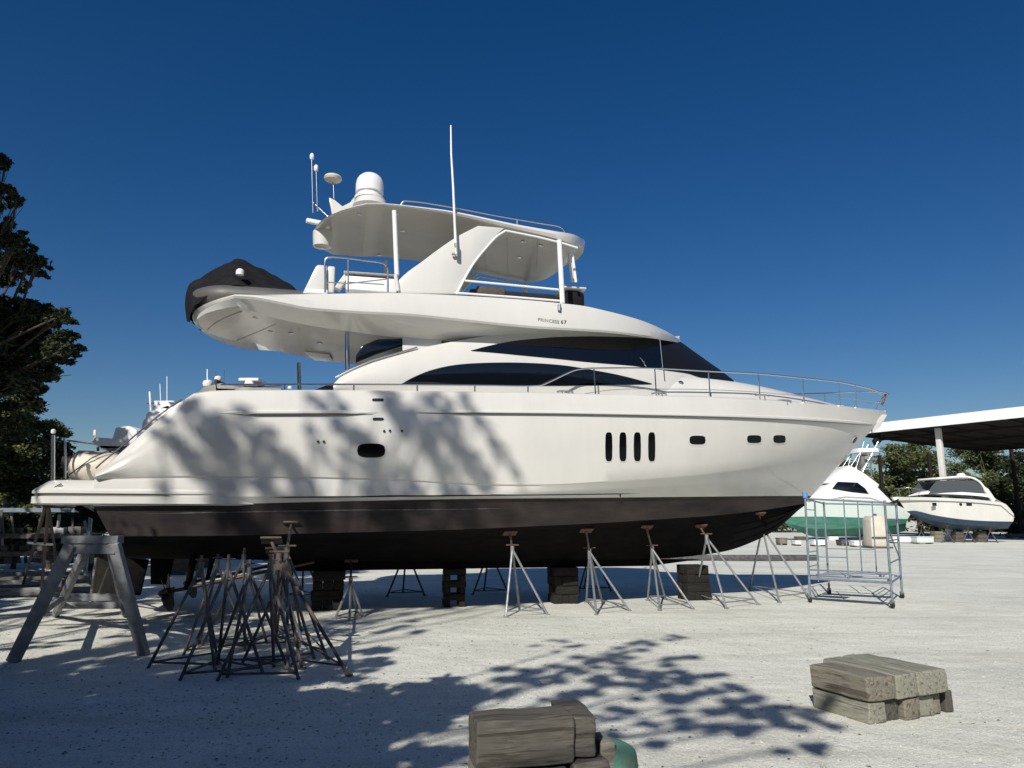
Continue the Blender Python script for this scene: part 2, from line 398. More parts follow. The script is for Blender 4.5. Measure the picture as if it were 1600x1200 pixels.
def drape_patch(tree, top, bot, off, nx=24, ny=4, depth=.02, mb=None):
    """panel lying on a hull surface between two pixel curves (functions of x)"""
    top = catmull(top, 8); bot = catmull(bot, 8)
    tx = [p[0] for p in top]; ty = [p[1] for p in top]; bx = [p[0] for p in bot]; by = [p[1] for p in bot]
    x0 = min(tx[0], bx[0]); x1 = max(tx[-1], bx[-1]); rows = []; rin = []
    last = V((0, -1, 0))
    for j in range(ny + 1):
        row = []; ri = []
        for i in range(nx + 1):
            f = .5 - .5 * cos(pi * i / nx); x = x0 + (x1 - x0) * (f * .6 + (i / nx) * .4)
            y = np.interp(x, tx, ty) * (1 - j / ny) + np.interp(x, bx, by) * (j / ny)
            r = hit([tree], x, y)
            if r is None: r = (prev[0], prev[1])
            prev = r
            n = r[1] if r[1].dot(V(ray(x, y))) < 0 else -r[1]
            row.append(r[0] + n * off); ri.append(r[0] - n * depth)
        rows.append(row); rin.append(ri)
    mb = mb or MB()
    mb.grid(rows)
    edge = rows[0] + [r[-1] for r in rows[1:]] + rows[-1][::-1][1:] + [r[0] for r in rows[::-1]][1:-1]
    ein = rin[0] + [r[-1] for r in rin[1:]] + rin[-1][::-1][1:] + [r[0] for r in rin[::-1]][1:-1]
    mb.grid([edge + [edge[0]], ein + [ein[0]]])
    return mb
def rr(cx, cy, w_, h_, e=4.0, n=14, skew=0):
    xs_ = [cx - w_ / 2 * cos(pi * i / n) for i in range(n + 1)]
    f = [max(0, 1 - abs((x - cx) / (w_ / 2)) ** e) ** (1 / e) for x in xs_]
    return ([(x, cy - h_ / 2 * q + skew * (x - cx)) for x, q in zip(xs_, f)], [(x, cy + h_ / 2 * q + skew * (x - cx)) for x, q in zip(xs_, f)])
def bvh(mb): return BVHTree.FromPolygons([V(p) for p in mb.v], mb.f)

# --- hull levels (starboard side), read as pixel curves on shaped half-breadths
stem = (1384, 643)
L5 = Y.level([(147, 744), (185, 711), (230, 671), (262, 643), (282, 627), (302, 616), (330, 612), (420, 611), (520, 611), (700, 613), (880, 615), (928, 617), (1025, 619), (1111, 621), (1190, 625), (1258, 630), (1315, 635), (1350, 639), stem], 2.5, 9, 2.7)
L4 = Y.level([(148, 745.5), (200, 716), (250, 676), (290, 654), (330, 646), (365, 645), (500, 645), (650, 644), (850, 644.5), (1000, 647), (1150, 650), (1240, 653), (1320, 658), (1372, 662)], 2.58, 9, 2.7)
L2 = Y.level([(147, 746), (250, 744), (400, 744), (600, 748), (750, 756), (850, 757), (900, 755), (1000, 748), (1100, 740), (1200, 727), (1260, 719), (1324, 711)], 2.52, 8.5, 2.3)
L1b = Y.level([(146, 774), (300, 776), (500, 775), (700, 775), (900, 771), (1100, 768), (1200, 767), (1278, 764)], 2.50, 7.5, 2.0)
L1 = Y.level([(146, 791), (300, 789), (500, 784), (700, 780), (900, 778), (1100, 776), (1200, 775), (1268, 775)], 2.40, 7.2, 1.95)
L0 = Y.level([(172, 838), (350, 837), (500, 833), (700, 828), (860, 821), (960, 816), (1035, 811), (1110, 806), (1185, 798), (1225, 792), (1257, 787)], 2.28, 6.5, 1.8)
LK = Y.level([(185, 872), (600, 877), (900, 877), (980, 875), (1060, 871), (1135, 861), (1180, 845), (1210, 829), (1238, 806), (1256, 788.5)], .10, 6.5, 1.8)
hm = MB()
lev = [L5, Y.shift(L4, 0, .07), L4]
for f in (.2, .4, .6, .8): lev.append(Y.lerp(L4, L2, f, .05 * 4 * f * (1 - f)))
lev += [L2, Y.shift(L2, -.035, -.035), Y.lerp(Y.shift(L2, -.035, -.035), L1b, .5, .015), L1b, L1]
Y.loft(lev, hm)
# bulwark cap and inner face
Y.loft([L5, Y.shift(L5, -.05, .03), Y.shift(L5, -.11, .02), Y.shift(L5, -.13, -.10)], hm)
Y.endcap(lev, hm)
hull = hm.build('hull', M['gel'], yr, smooth=32); HT = bvh(hm)
dm = MB(); Y.across(Y.shift(L5, -.12, -.08), dm, .06, 10); dm.build('deck', M['gel2'], yr, smooth=40)
bm_ = MB()
Lc = Y.shift(L0, -.10, -.03)
bands = [L1, Y.shift(Y.lerp(L1, L0, .08), -.01), Y.lerp(L1, L0, .6), L0]
Y.loft(bands, bm_); bo = bm_.build('waterline_band', M['band'], yr, smooth=35)
Y.endcap([L1, L0], bm2 := MB())
b3 = bm2
lv = [L0, Lc]
prev = Lc
for i, f in enumerate((.22, .48, .74)):
    a_ = Y.lerp(Lc, LK, f); lv += [a_, Y.shift(a_, -.05, -.035)]
    
lv.append(LK); Y.loft(lv, b3); Y.endcap(lv, b3)
b3.build('bottom', M['anti'], yr, smooth=25); BT = bvh(b3); BAND = bvh(bm_)

# keel fin piece and running gear
kf = MB(); kf.slab([Y.w(4.2, .09, .85), Y.w(13.2, .09, .85), Y.w(14.6, .09, 1.0), Y.w(4.2, .09, 1.1)], V(Y.w(0, -.18, 0)) - V(Y.w(0, 0, 0))); kf.build('keel', M['anti'], yr, bevel=.02)
for t_, sg in ((1.25, 1), (-1.25, -1)):
    P0 = V(Y.w(5.0, t_, 1.12)); P1 = V(Y.w(2.15, t_, .55))
    sh = MB().tube([P0, P1], .035); sho = sh.build('propeller_shaft', M['bronze'], yr, smooth=50)
    st = MB(); st.bar(P1 + (P0 - P1) * .12, V(Y.w(2.6, t_ * .8, 1.3)), .05, .13); st.bar(P1 + (P0 - P1) * .12, V(Y.w(2.6, t_ * 1.25, 1.3)), .05, .13); st.build('shaft_strut', M['anti'], yr, bevel=.01)
    pr = MB(); ax = (P1 - P0).normalized(); a1_ = ax.cross(V((0, 0, 1))).normalized(); b1_ = ax.cross(a1_)
    pr.lathe(P1 + ax * -.08, [(.03, -.02), (.085, 0), (.085, .16), (.05, .24), (.01, .27)], 14, ax)
    for k in range(4):
        th = k * pi / 2 + .5; rows = []
        for r_ in (.06, .16, .28, .37, .40):
            row = []
            wd = {.06: .10, .16: .17, .28: .21, .37: .15, .40: .03}[r_]
            for c_ in (-1, -.5, 0, .5, 1):
                an = th + c_ * wd / max(r_, .15); row.append(P1 + (a1_ * cos(an) + b1_ * sin(an)) * r_ + ax * (c_ * wd * .55 * (1 - r_)))
            rows.append(row)
        pr.grid(rows)
    pr.build('propeller', M['bronze'], yr, smooth=50)
    rd = MB(); rd.slab([Y.w(1.2, t_, 1.25), Y.w(1.75, t_, 1.2), Y.w(1.65, t_, .5), Y.w(1.27, t_, .52)], V(Y.w(0, .06, 0)) - V(Y.w(0, 0, 0))); rd.build('rudder', M['anti'], yr, bevel=.02)

# --- hull trim
def strip_on(tree, px, w_, off, mat_, name, parent, n=8):
    """rounded moulding following the surface"""
    c = drape_curve(tree, px, 0, n); rows = []
    for i, (p, nn) in enumerate(c):
        e = min(1, i / 3, (len(c) - 1 - i) / 3) ; e = max(e, .15)
        up = V((0, 0, 1)); up = (up - nn * up.dot(nn)).normalized()
        rows.append([p + up * (w_ / 2 * e) - nn * .01, p + up * (w_ * .35 * e) + nn * off * .8 * e, p + nn * off * e, p - up * (w_ * .35 * e) + nn * off * .8 * e, p - up * (w_ / 2 * e) - nn * .01])
    return MB().grid(rows).build(name, mat_, parent, smooth=50)
strip_on(HT, [(342, 645), (450, 644.5), (592, 644.5)], .11, .055, M['gel2'], 'rubbing_strake', yr)
strip_on(HT, [(372, 648), (450, 647.5), (583, 647.5)], .055, .065, M['grey'], 'strake_insert', yr)
strip_on(HT, [(644, 643.5), (850, 645), (1000, 647.3), (1150, 650.5), (1240, 654), (1300, 657.5), (1366, 663)], .10, .05, M['gel2'], 'rubbing_strake', yr)
strip_on(HT, [(650, 645.5), (850, 647), (1000, 649.3), (1150, 652.5), (1240, 656), (1300, 659.5), (1362, 664.5)], .045, .058, M['grey'], 'strake_insert', yr)
strip_on(HT, [(420, 777), (500, 776.5), (700, 774.5), (900, 772.5), (1000, 771)], .035, .012, M['stripe'], 'waterline_stripe', yr)

def porthole(cx, cy, w_, h_, e=3.5, name='porthole', fr=2.4, skew=0):
    t_, b_ = rr(cx, cy, w_ + fr * 2, h_ + fr * 2, e, skew=skew)
    f = drape_patch(HT, t_, b_, .006, 16, 2).build(name, M['gel2'], yr, smooth=60)
    t_, b_ = rr(cx, cy, w_, h_, e, skew=skew)
    drape_patch(HT, t_, b_, .013 if cx < 1300 else .03, 16, 2, .0).build('pane', M['port'], f, smooth=60)
    return f
porthole(580, 704, 44, 22, 3)
for c in ((1089.5, 687.5, 25, 13.5), (1178, 686, 22, 12), (1217.5, 686, 19, 12)): porthole(*c)
_r = hit([HT], 1334.5, 687); _n = _r[1] if _r[1].y < 0 else -_r[1]
_f = MB().lathe(_r[0] - _n * .03, [(.13, 0), (.13, .045), (.10, .055)], 18, _n).build('porthole', M['gel2'], yr, smooth=40)
MB().lathe(_r[0] + _n * .02, [(.10, 0), (.10, .012), (.02, .016)], 18, _n).build('pane', M['port'], _f, smooth=40)
for x in (951, 973, 995.5, 1018): porthole(x, 698, 11, 45, 4, 'engine_vent', 1.6)
for (x, y, w_) in ((590.5, 625, 19), (591, 655, 18)):
    t_, b_ = rr(x, y, w_, 4.6, 6); v_ = drape_patch(HT, t_, b_, .008, 8, 1); v_.build('vent_slot', M['acrylic'], yr)
for (x, y) in ((497, 690), (506, 690), (600, 673.5), (628, 673.5), (609, 673)):
    r = hit([HT], x, y); MB().lathe(r[0] - r[1] * .01, [(.025, 0), (.025, .02), (.012, .024)], 10, r[1] if r[1].y < 0 else -r[1]).build('skin_fitting', M['stripe'], yr)
for x in (969,):
    r = hit([HT], x, 773); MB().box(r[0], (.03, .03, .1)).build('drain', M['stripe'], yr)

strip_on(BAND, [(226, 803), (380, 800), (560, 797), (700, 796), (790, 794)], .028, .008, M['galvd'], 'scum_line', yr)
# --- swim platform
pm = MB()
def plat(z, o, r=.5):
    pts = []
    for (cs, ct, a0) in ((o + r - .22, 2.54 - o - r, pi / 2), (o + r - .22, -(2.54 - o - r), pi)):
        for k in range(7):
            a = a0 + k * pi / 12; pts.append((cs + r * cos(a), ct + r * sin(a)))
    return [Y.w(4.3, 2.30 - o, z), Y.w(3.3, 2.50 - o, z), Y.w(2.8, 2.53 - o, z), Y.w(1.9, 2.54 - o, z)] + [Y.w(p[0], p[1], z) for p in pts] + [Y.w(1.9, -(2.54 - o), z), Y.w(2.8, -(2.53 - o), z), Y.w(3.3, -(2.50 - o), z), Y.w(4.3, -(2.30 - o), z)]
zb = Y.on(70, 789, 2.38)[2]; zt = Y.on(70, 765, 2.38)[2]; zm1 = Y.on(70, 775.5, 2.38)[2]; zm2 = Y.on(70, 770.5, 2.38)[2]; zd = Y.on(90, 750, 2.2)[2]
rows = [plat(zb, .06), plat(zb + .03, .0), plat(zm1, .0), plat(zm1 + .01, .05), plat(zm2 - .01, .05), plat(zm2, .0), plat(zt - .02, .0), plat(zt + .02, .03), plat(zd - .02, .20, .45), plat(zd, .26, .42)]
pm.grid(rows); n_ = len(rows[0])
for rw in (rows[0], rows[-1]): pm.add(rw, [tuple(range(n_))])
pm.build('swim_platform', M['gel'], yr, smooth=35)
MB().grid([plat(zm1 + .012, .035), plat(zm2 - .012, .035)]).build('platform_fender', M['grey'], yr, smooth=40)
for t_ in (1.9, .7, -.7, -1.9):
    MB().bar(Y.w(.5, t_, zb - .02), Y.w(1.35, t_, 1.8), .05, .12).build('platform_bracket', M['anti'], yr)
pc = MB().tube([Y.W(83, 750, 2.0), Y.W(83, 680, 2.0)], .035); pc.build('stern_post', M['steel'], yr, smooth=50)
MB().tube([Y.W(102, 748, 1.4), Y.W(102, 690, 1.4), Y.W(99, 684, 1.4)], .02).build('stern_post', M['steel'], yr, smooth=50)
MB().lathe(Y.W(83, 676, 2.0), [(.025, -.02), (.04, 0), (.04, .05), (.015, .07)], 12).build('stern_light', M['plastic'], yr, smooth=40)
r = Y.W(89, 764, 2.42); MB().tube([r + V((-.07, 0, -.03)), r + V((-.02, -.05, .02)), r + V((.1, -.05, .09))], .018).build('cleat', M['steel'], yr, smooth=50)
# stair handrails up the quarter slopes
for t_ in (2.2, -2.2):
    c = [Y.on(x, y, 2.2) for x, y in ((150, 728), (158, 720), (200, 686), (245, 648), (272, 628), (284, 620))]
    MB().tube([Y.w(q[0], t_, q[2] - .05) for q in c], .016).build('stair_rail', M['galvd'], yr, smooth=50)

# --- deckhouse
H0 = Y.level([(521, 612), (600, 612), (800, 614), (1000, 612), (1090, 606), (1152, 598)], 2.02, 9.5, 3.2)
H1 = Y.level([(521, 600), (528, 591), (546, 580), (565, 571), (600, 559), (640, 548), (690, 537), (740, 528), (800, 520), (860, 514), (930, 514), (1000, 521), (1061, 533)], 1.95, 8.0, 3.0)
# slide H1 so its aft end matches the base
H0[0] = (H0[0][0], H0[0][1], H0[0][2])
hs = MB(); hl = [Y.shift(H0, 0, -.15)] + [Y.lerp(H0, H1, f, .10 * 4 * f * (1 - f)) for f in (0, .12, .25, .4, .55, .7, .85, 1)]
Y.loft(hl, hs); Y.across(H1, hs, .02, 8)
HH = bvh(hs); hs.build('deckhouse', M['gel'], yr, smooth=30)
# coachroof forward
C0 = Y.level([(985, 612), (1090, 616), (1190, 622), (1260, 629), (1322, 637)], 1.75, 12.2, 2.4)
C1 = Y.level([(985, 585), (1040, 587), (1090, 590), (1150, 597), (1200, 606), (1262, 621), (1318, 635.5)], 1.45, 12.0, 2.2)
cr = MB(); Y.loft([Y.shift(C0, 0, -.1), C0, Y.lerp(C0, C1, .5, .06), Y.lerp(C0, C1, .85, .05), C1], cr); Y.across(C1, cr, .04, 8); cr.build('coachroof', M['gel'], yr, smooth=50)

def hwin(name, top, bot, m, off=.012, nx=40, ny=6, parent=yr): return drape_patch(HH, top, bot, off, nx, ny, .0).build(name, m, parent, smooth=60)
w1 = hwin('saloon_window', [(627, 600), (645, 590), (672, 579), (710, 570.5), (760, 567), (820, 567), (880, 571), (930, 579), (975, 588), (1018, 599.5)], [(627, 600.5), (760, 602.5), (900, 602.5), (1018, 600.5)], M['glass'])
drape_patch(HH, [(736, 548), (762, 541), (800, 533.5), (863.5, 527.3)], [(736, 548.5), (780, 552), (820, 556), (863.5, 560)], .012, 14, 5, 0).build('upper_window', M['glass'], yr, smooth=60)
drape_patch(HH, [(863.8, 527.3), (920, 526), (987.6, 527.5)], [(863.8, 560), (920, 566), (987.6, 571.5)], .012, 14, 5, 0).build('upper_window', M['glass'], yr, smooth=60)
drape_patch(HH, [(988, 527.5), (1034, 530.5)], [(988, 571.5), (1034, 578)], .012, 8, 5, 0).build('upper_window', M['glass'], yr, smooth=60)
drape_patch(HH, [(1034, 530.5), (1050, 533), (1068, 537), (1100, 560), (1146, 595)], [(1034, 578), (1075, 584), (1090, 589), (1112, 594), (1146, 596)], .016, 30, 8, 0).build('windscreen_cover', M['cover'], yr, smooth=60)
# front of the windscreen wraps to the port side: cover over the nose of the house
i0 = int(len(H0) * .78)
nose = MB(); nl = [Y.shift(q[i0:], .004, .0) for q in hl[3:]]
Y.loft([[(p[0] + .012, p[1] + .006, p[2]) for p in q] for q in nl], nose); nose.build('windscreen', M['cover'], yr, smooth=40)
MB().tube([Y.W(1031, 530, 1.9), Y.W(1036, 579, 1.95)], .014).build('windscreen_pillar', M['steel'], yr, smooth=50)

# --- aft bulkhead and cockpit under the overhang
def plane_poly(pxs, t_, th, name, m, parent=yr, bevel=.01):
    return MB().slab([Y.W(x, y, t_) for x, y in pxs], V(Y.w(0, -th, 0)) - V(Y.w(0, 0, 0))).build(name, m, parent, bevel=bevel)

# --- flybridge deck with long overhang
F1 = Y.level([(368, 460.5), (420, 460.5), (520, 459), (620, 458), (700, 461), (800, 467), (905, 477), (940, 484), (1000, 500), (1040, 517), (1062, 530.5)], 2.32, 9.5, 2.8)
F2 = Y.level([(366, 462), (397, 464), (440, 472), (480, 480), (560, 486), (640, 490), (775, 504), (842, 510), (944, 516), (1010, 524), (1064, 533)], 2.45, 9.5, 2.8)
F3 = Y.level([(372, 478), (400, 488), (430, 497), (492, 510), (542, 517), (630, 529), (690, 533), (760, 532), (842, 524), (944, 521), (1010, 526), (1062, 534)], 1.75, 10.0, 2.8)
fz = MB()
AFT1 = F1[0]; AFT2 = F2[0]; AFT3 = F3[0]
lf = [F1, Y.lerp(F1, F2, .5, .05), F2, Y.shift(F2, -.03, -.045), Y.lerp(Y.shift(F2, -.03, -.045), F3, .5, .0), F3]
Y.loft(lf, fz)
# crowned aft end: bulging plan
def aft(L, bul, nn=16):
    s_, t_, z_ = L[0]; out = []
    for i in range(nn + 1):
        f = 1 - 2 * i / nn; out.append(Y.w(s_ - bul * (1 - abs(f) ** 2.2) - .35 * (1 - f) / 2, t_ * f, z_))
    return out
aft_rows = [aft(lf[0], 1.0), aft(lf[1], 1.05), aft(lf[2], 1.0), aft(lf[3], .95), aft(lf[4], .95), aft(lf[5], .95)]
fz.grid(aft_rows); fz.grid([[r_[-1], Y.w(L_[0][0], -L_[0][1], L_[0][2])] for r_, L_ in zip(aft_rows, lf)])
fz.build('flybridge_moulding', M['gel'], yr, smooth=28)
FT = bvh(fz)
ft = MB(); Y.across(F1, ft, .10, 10)
s_, t_, z_ = F1[0]; rr_ = []
ft.grid([aft_rows[0], [Y.w(s_, t_ * (1 - 2 * i / 16), z_) for i in range(17)]]); ft.build('flybridge_deck', M['gel2'], yr, smooth=40)
sf = MB(); s_, t_, z_ = F3[0]; a3r = aft_rows[-1]
rows = [[V(a3r[i]) for i in range(17)]]
for k in (1, 2, 3): rows.append([V(a3r[i]).lerp(V(Y.w(s_, t_ * (1 - 2 * i / 16), z_)), k / 3) for i in range(17)])
for p in F3[1:]: rows.append([Y.w(p[0], p[1] * (1 - 2 * i / 16), p[2]) for i in range(17)])
sf.grid(rows)
sf.build('soffit', M['liner'], yr, smooth=40); ST = bvh(sf)
# soffit seams, downlights and the raised inner panel
for px in ([(430, 507), (400, 520), (365, 535), (350, 548)], [(467, 512), (469, 573)], [(395, 480), (345, 500), (322, 520), (330, 535), (352, 550), (385, 562)]):
    c = drape_curve(ST, px, .004)
    if len(c) > 3: MB().tube([p for p, n in c], .012, 5).build('soffit_seam', M['liner'], yr, smooth=50)
for x, y in ((400, 497), (424, 518), (360, 546), (410, 549), (455, 520), (500, 536), (480, 550)):
    r = hit([ST], x, y)
    if r: MB().lathe(r[0] + V((0, 0, .005)), [(.075, 0), (.075, -.015), (.05, -.02)], 14).build('downlight', M['steel'], yr, smooth=40)
# cockpit: bulkhead, white lockers and dark curved window in shade
zc = Y.on(560, 600, 1.7)[2]
bk = MB(); bk.box(V(Y.w(8.15, 0, (zc + 5.7) / 2)), (.08, 3.3, 5.7 - zc + .5), Matrix.Rotation(YA, 3, 'Z')); bk.build('aft_bulkhead', M['gel2'], yr, bevel=.01)
bw = MB(); bw.box(V(Y.w(8.10, -.1, 4.8)), (.03, 2.5, 1.75), Matrix.Rotation(YA, 3, 'Z')); bw.build('saloon_door', M['glass'], yr)
plane_poly([(556, 556), (566, 540), (590, 530), (629, 529), (629, 541), (590, 553), (556, 567)], 1.78, .05, 'quarter_window', M['glass'])
plane_poly([(629, 524), (690, 524), (690, 545), (629, 552)], 1.80, .08, 'house_panel', M['gel2'])
MB().tube([Y.W(x, y, 1.98) for x, y in ((524, 590), (548, 578), (580, 564), (610, 555), (652, 543))], .022).build('coaming_rail', M['steel'], yr, smooth=50)
for pxs, nm in ((((476, 548), (515, 553), (520, 562), (492, 560)), 'soffit_locker'), (((498, 564), (523, 566), (521, 578), (507, 578)), 'soffit_locker')):
    a_ = []
    for x, y in pxs:
        r = hit([ST], x, y)
        if r: a_.append(r[0] + V((0, 0, -.01)))
    if len(a_) == 4: MB().slab(a_, (0, 0, -.05)).build(nm, M['plastic'], yr, bevel=.008)
for x0, y0, x1, y1, t_ in ((542, 514, 543, 576, 1.6), (467, 570, 468, 612, -1.7)):
    MB().tube([Y.W(x0, y0 - 3, t_), Y.W(x1, y1 + 3, t_)], .05, 12).build('support_post', M['steel'], yr, smooth=50)
plane_poly([(486, 611), (520, 598), (521, 612), (500, 613)], 1.5, .6, 'cockpit_coaming', M['glass'])

# --- hardtop
T1 = Y.level([(572, 317.5), (600, 317.5), (655, 323), (710, 330.5), (804, 350), (866, 361), (895, 366), (912, 374)], 1.75, 9.5, 4, end=.75)
T2 = Y.level([(574, 321), (600, 321), (655, 327.5), (710, 336), (804, 357.5), (866, 372), (893, 381), (910, 385)], 1.72, 9.5, 4, end=.72)
ht = MB()
def aft_t(L, bul, nn=20, sg=-1, pw=2.4):
    s_, t_, z_ = L[0] if sg < 0 else L[-1]; out = []
    for i in range(nn + 1):
        f = 1 - 2 * i / nn; out.append(Y.w(s_ + sg * bul * (1 - abs(f) ** pw) - (.8 * (1 - f) / 2 if sg < 0 else 0), t_ * f, z_))
    return out
Tm = Y.lerp(T1, T2, .5, .03)
Y.loft([T1, Tm, T2], ht); a1r = aft_t(T1, .75); a2r = aft_t(T2, .75); amr = aft_t(Tm, .8); ht.grid([a1r, amr, a2r]); ht.grid([[r_[-1], Y.w(L_[0][0], -L_[0][1], L_[0][2])] for r_, L_ in ((a1r, T1), (amr, Tm), (a2r, T2))])
f1r = aft_t(T1, .2, sg=1); f2r = aft_t(T2, .18, sg=1); ht.grid([f1r, f2r])
Y.across(T1, ht, .06, 10)
for ar, L, ix in ((a1r, T1, 0), (f1r, T1, -1)):
    s_, t_, z_ = L[ix]; ht.grid([ar, [Y.w(s_, t_ * (1 - 2 * i / 20), z_ + .06 * (1 - (1 - 2 * i / 20) ** 2)) for i in range(21)]])
hardtop = ht.build('hardtop', M['gel'], yr, smooth=35)
hu = MB(); Y.across(T2, hu, .03, 10)
for ar, L, ix in ((a2r, T2, 0), (f2r, T2, -1)):
    s_, t_, z_ = L[ix]; hu.grid([ar, [Y.w(s_, t_ * (1 - 2 * i / 20), z_ + .03 * (1 - (1 - 2 * i / 20) ** 2)) for i in range(21)]])
hu.build('headliner', M['liner'], yr, smooth=40); UT = bvh(hu)
for x, y in ((629, 360), (593, 398), (562, 334), (818, 377), (845, 383), (812, 402), (620, 333), (524, 399)):
    r = hit([UT], x, y)
    if r: MB().lathe(r[0], [(.06, 0), (.06, -.015), (.03, -.018)], 12).build('downlight', M['steel'], yr, smooth=40)
for px in ([(792, 372), (794, 438)], [(756, 396), (762, 436)], [(842, 375), (838, 418)]):
    c = drape_curve(UT, px, .004)
    if len(c) > 3: MB().tube([p for p, n in c], .012, 5).build('headliner_seam', M['liner'], yr, smooth=50)
# roof rails
for t_ in (1.62, -1.62):
    q = [(626, 322), (633, 315), (700, 324), (780, 339), (850, 351), (876, 356), (884, 365)]
    c = catmull(q, 4); MB().tube([Y.w(Y.on(x, y, 1.62)[0], t_, Y.on(x, y, 1.62)[2] + .02) for x, y in c], .022).build('roof_rail', M['steel'], yr, smooth=50)
    for x, y0, y1 in ((715, 326, 334), (808, 344, 352)):
        a_, b_ = Y.on(x, y0, 1.62), Y.on(x, y1, 1.62); MB().tube([Y.w(a_[0], t_, a_[2]), Y.w(b_[0], t_, b_[2])], .016).build('rail_stanchion', M['steel'], yr, smooth=50)

# --- side wings under the hardtop
wing = catmull([(622, 458), (624.5, 437), (660, 408), (710, 372), (747, 352.5)], 5) + catmull([(788, 356), (776, 367), (760, 384), (742, 406), (729, 428), (719, 459)], 5)
for t_ in (1.72, -1.66):
    pts = [Y.on(x, y, 1.72) for x, y in wing]
    MB().slab([Y.w(q[0], t_, q[2]) for q in pts], V(Y.w(0, -.09, 0)) - V(Y.w(0, 0, 0))).build('hardtop_wing', M['gel'], yr, bevel=.015)
    def ttube(px, r, nm, m, n=8):
        MB().tube([Y.w(Y.on(x, y, 1.72)[0], t_ + (.02 if t_ > 0 else -.02), Y.on(x, y, 1.72)[2]) for x, y in px], r, n).build(nm, m, yr, smooth=50)
    ttube(catmull([(790, 361), (776, 370), (760, 387), (742, 409), (729, 430), (713, 460)], 3), .028, 'enclosure_frame', M['plastic'])
    ttube([(790, 361), (840, 371), (880, 381), (902, 388)], .028, 'enclosure_frame', M['plastic'])
    ttube([(873.5, 376), (878.5, 474)], .062, 'hardtop_post', M['plastic'], 12)
    ttube([(726, 439), (800, 446), (872, 453)], .028, 'enclosure_rail', M['plastic'])
    ttube([(711, 458), (800, 464.5), (879, 471)], .028, 'enclosure_rail', M['plastic'])
    ttube([(616, 330), (620, 430)], .055, 'hardtop_post', M['plastic'], 12)
    ttube([(618, 430), (622, 455)], .045, 'post_foot', M['gel2'], 12)
for x0, y0, x1, y1, t_ in ((893, 386, 900, 441, 1.2), (888, 388, 894, 440, .5), (890, 392, 896, 440, -1.2)):
    MB().tube([Y.W(x0, y0, t_), Y.W(x1, y1, t_)], .035, 10).build('windscreen_post', M['plastic'], yr, smooth=50)
# helm console, screen, seats on the flybridge
def fbox(x0, y0, x1, y1, t0, t1, name, m, parent=yr, bevel=.04, slant=0):
    a_ = Y.on(x0, y0, t0); b_ = Y.on(x1, y1, t0)
    o = [Y.w(a_[0] + slant, t0, a_[2]), Y.w(b_[0], t0, a_[2]), Y.w(b_[0], t0, b_[2]), Y.w(a_[0], t0, b_[2])]
    return MB().slab(o, V(Y.w(0, t1 - t0, 0)) - V(Y.w(0, 0, 0))).build(name, m, parent, bevel=bevel, seg=3)
fbox(884, 452, 915, 482, .9, -1.2, 'console_cover', M['canvas'], bevel=.12)
fbox(880, 446, 917, 452, .95, -1.25, 'console_coaming', M['gel2'], bevel=.03)
fbox(735, 450, 870, 470, 1.1, .4, 'sun_lounge', M['acrylic'], bevel=.05)
fbox(745, 446, 790, 462, 1.35, 1.15, 'seat_cushion', M['brownst'], bevel=.04)
fbox(537, 423, 620, 430, 1.45, .2, 'wetbar_top', M['gel2'], bevel=.02)
fbox(541, 430, 620, 458, 1.4, .25, 'wetbar', M['plastic'], bevel=.03)
fbox(545, 440, 600, 444, 1.42, 1.38, 'wetbar_rebate', M['grey'], bevel=0)
fbox(512, 415, 522, 458, 1.1, .6, 'seat_end', M['gel2'], bevel=.04)
fbox(495, 413, 509, 458, .9, .2, 'seat_back', M['gel2'], bevel=.04)
MB().slab([Y.W(x, y, 1.2) for x, y in ((472, 459), (494, 415), (510, 415), (510, 459))], V(Y.w(0, -.25, 0)) - V(Y.w(0, 0, 0))).build('side_moulding', M['gel'], yr, bevel=.02)
MB().slab([Y.W(x, y, 1.3) for x, y in ((523, 448), (541, 424), (545, 430), (531, 452))], V(Y.w(0, -.25, 0)) - V(Y.w(0, 0, 0))).build('side_moulding', M['gel2'], yr, bevel=.01)
fbox(478, 450, 512, 460, 1.5, .6, 'locker', M['plastic'], bevel=.03)
c = catmull([(508, 457), (508, 430), (508, 407), (513, 402), (540, 403), (570, 407), (598, 411), (605, 418), (606, 430), (606, 457)], 3)
MB().tube([Y.W(x, y, 2.05) for x, y in c], .022).build('guard_rail', M['steel'], yr, smooth=50)
MB().tube([Y.W(x, y, 2.05) for x, y in ((508, 441), (545, 443), (606, 436))], .014).build('guard_rail', M['steel'], yr, smooth=50)
MB().tube([Y.W(544, 406, 2.05), Y.W(544, 457, 2.05)], .018).build('rail_stanchion', M['steel'], yr, smooth=50)

# --- mast gear at the back of the hardtop
rt = lambda x, y, t_: Y.W(x, y, t_)
P = rt(577, 313, .9); k_ = .0148
pr_ = [(24, 0), (24, 4), (20, 6), (19, 11), (22.5, 12), (22.5, 27), (21, 34), (18, 39), (13.5, 43), (7.5, 46), (2, 47)]
MB().lathe(P, [(r_ * k_, h_ * k_) for r_, h_ in pr_], 28).build('satellite_dome', M['plastic'], yr, smooth=35)
MB().lathe(rt(579, 318, .9), [(.42, -.1), (.36, .06), (.30, .1)], 24).build('dome_base', M['gel2'], yr, smooth=40)
MB().tube([rt(522, 310, .2), rt(521, 284, .2)], .025).build('antenna_stem', M['steel'], yr, smooth=50)
MB().lathe(rt(520, 284, .2), [(.05, -.02), (.20, .04), (.225, .09), (.20, .14), (.08, .18), (.01, .185)], 22).build('satellite_disc', M['beige'], yr, smooth=40)
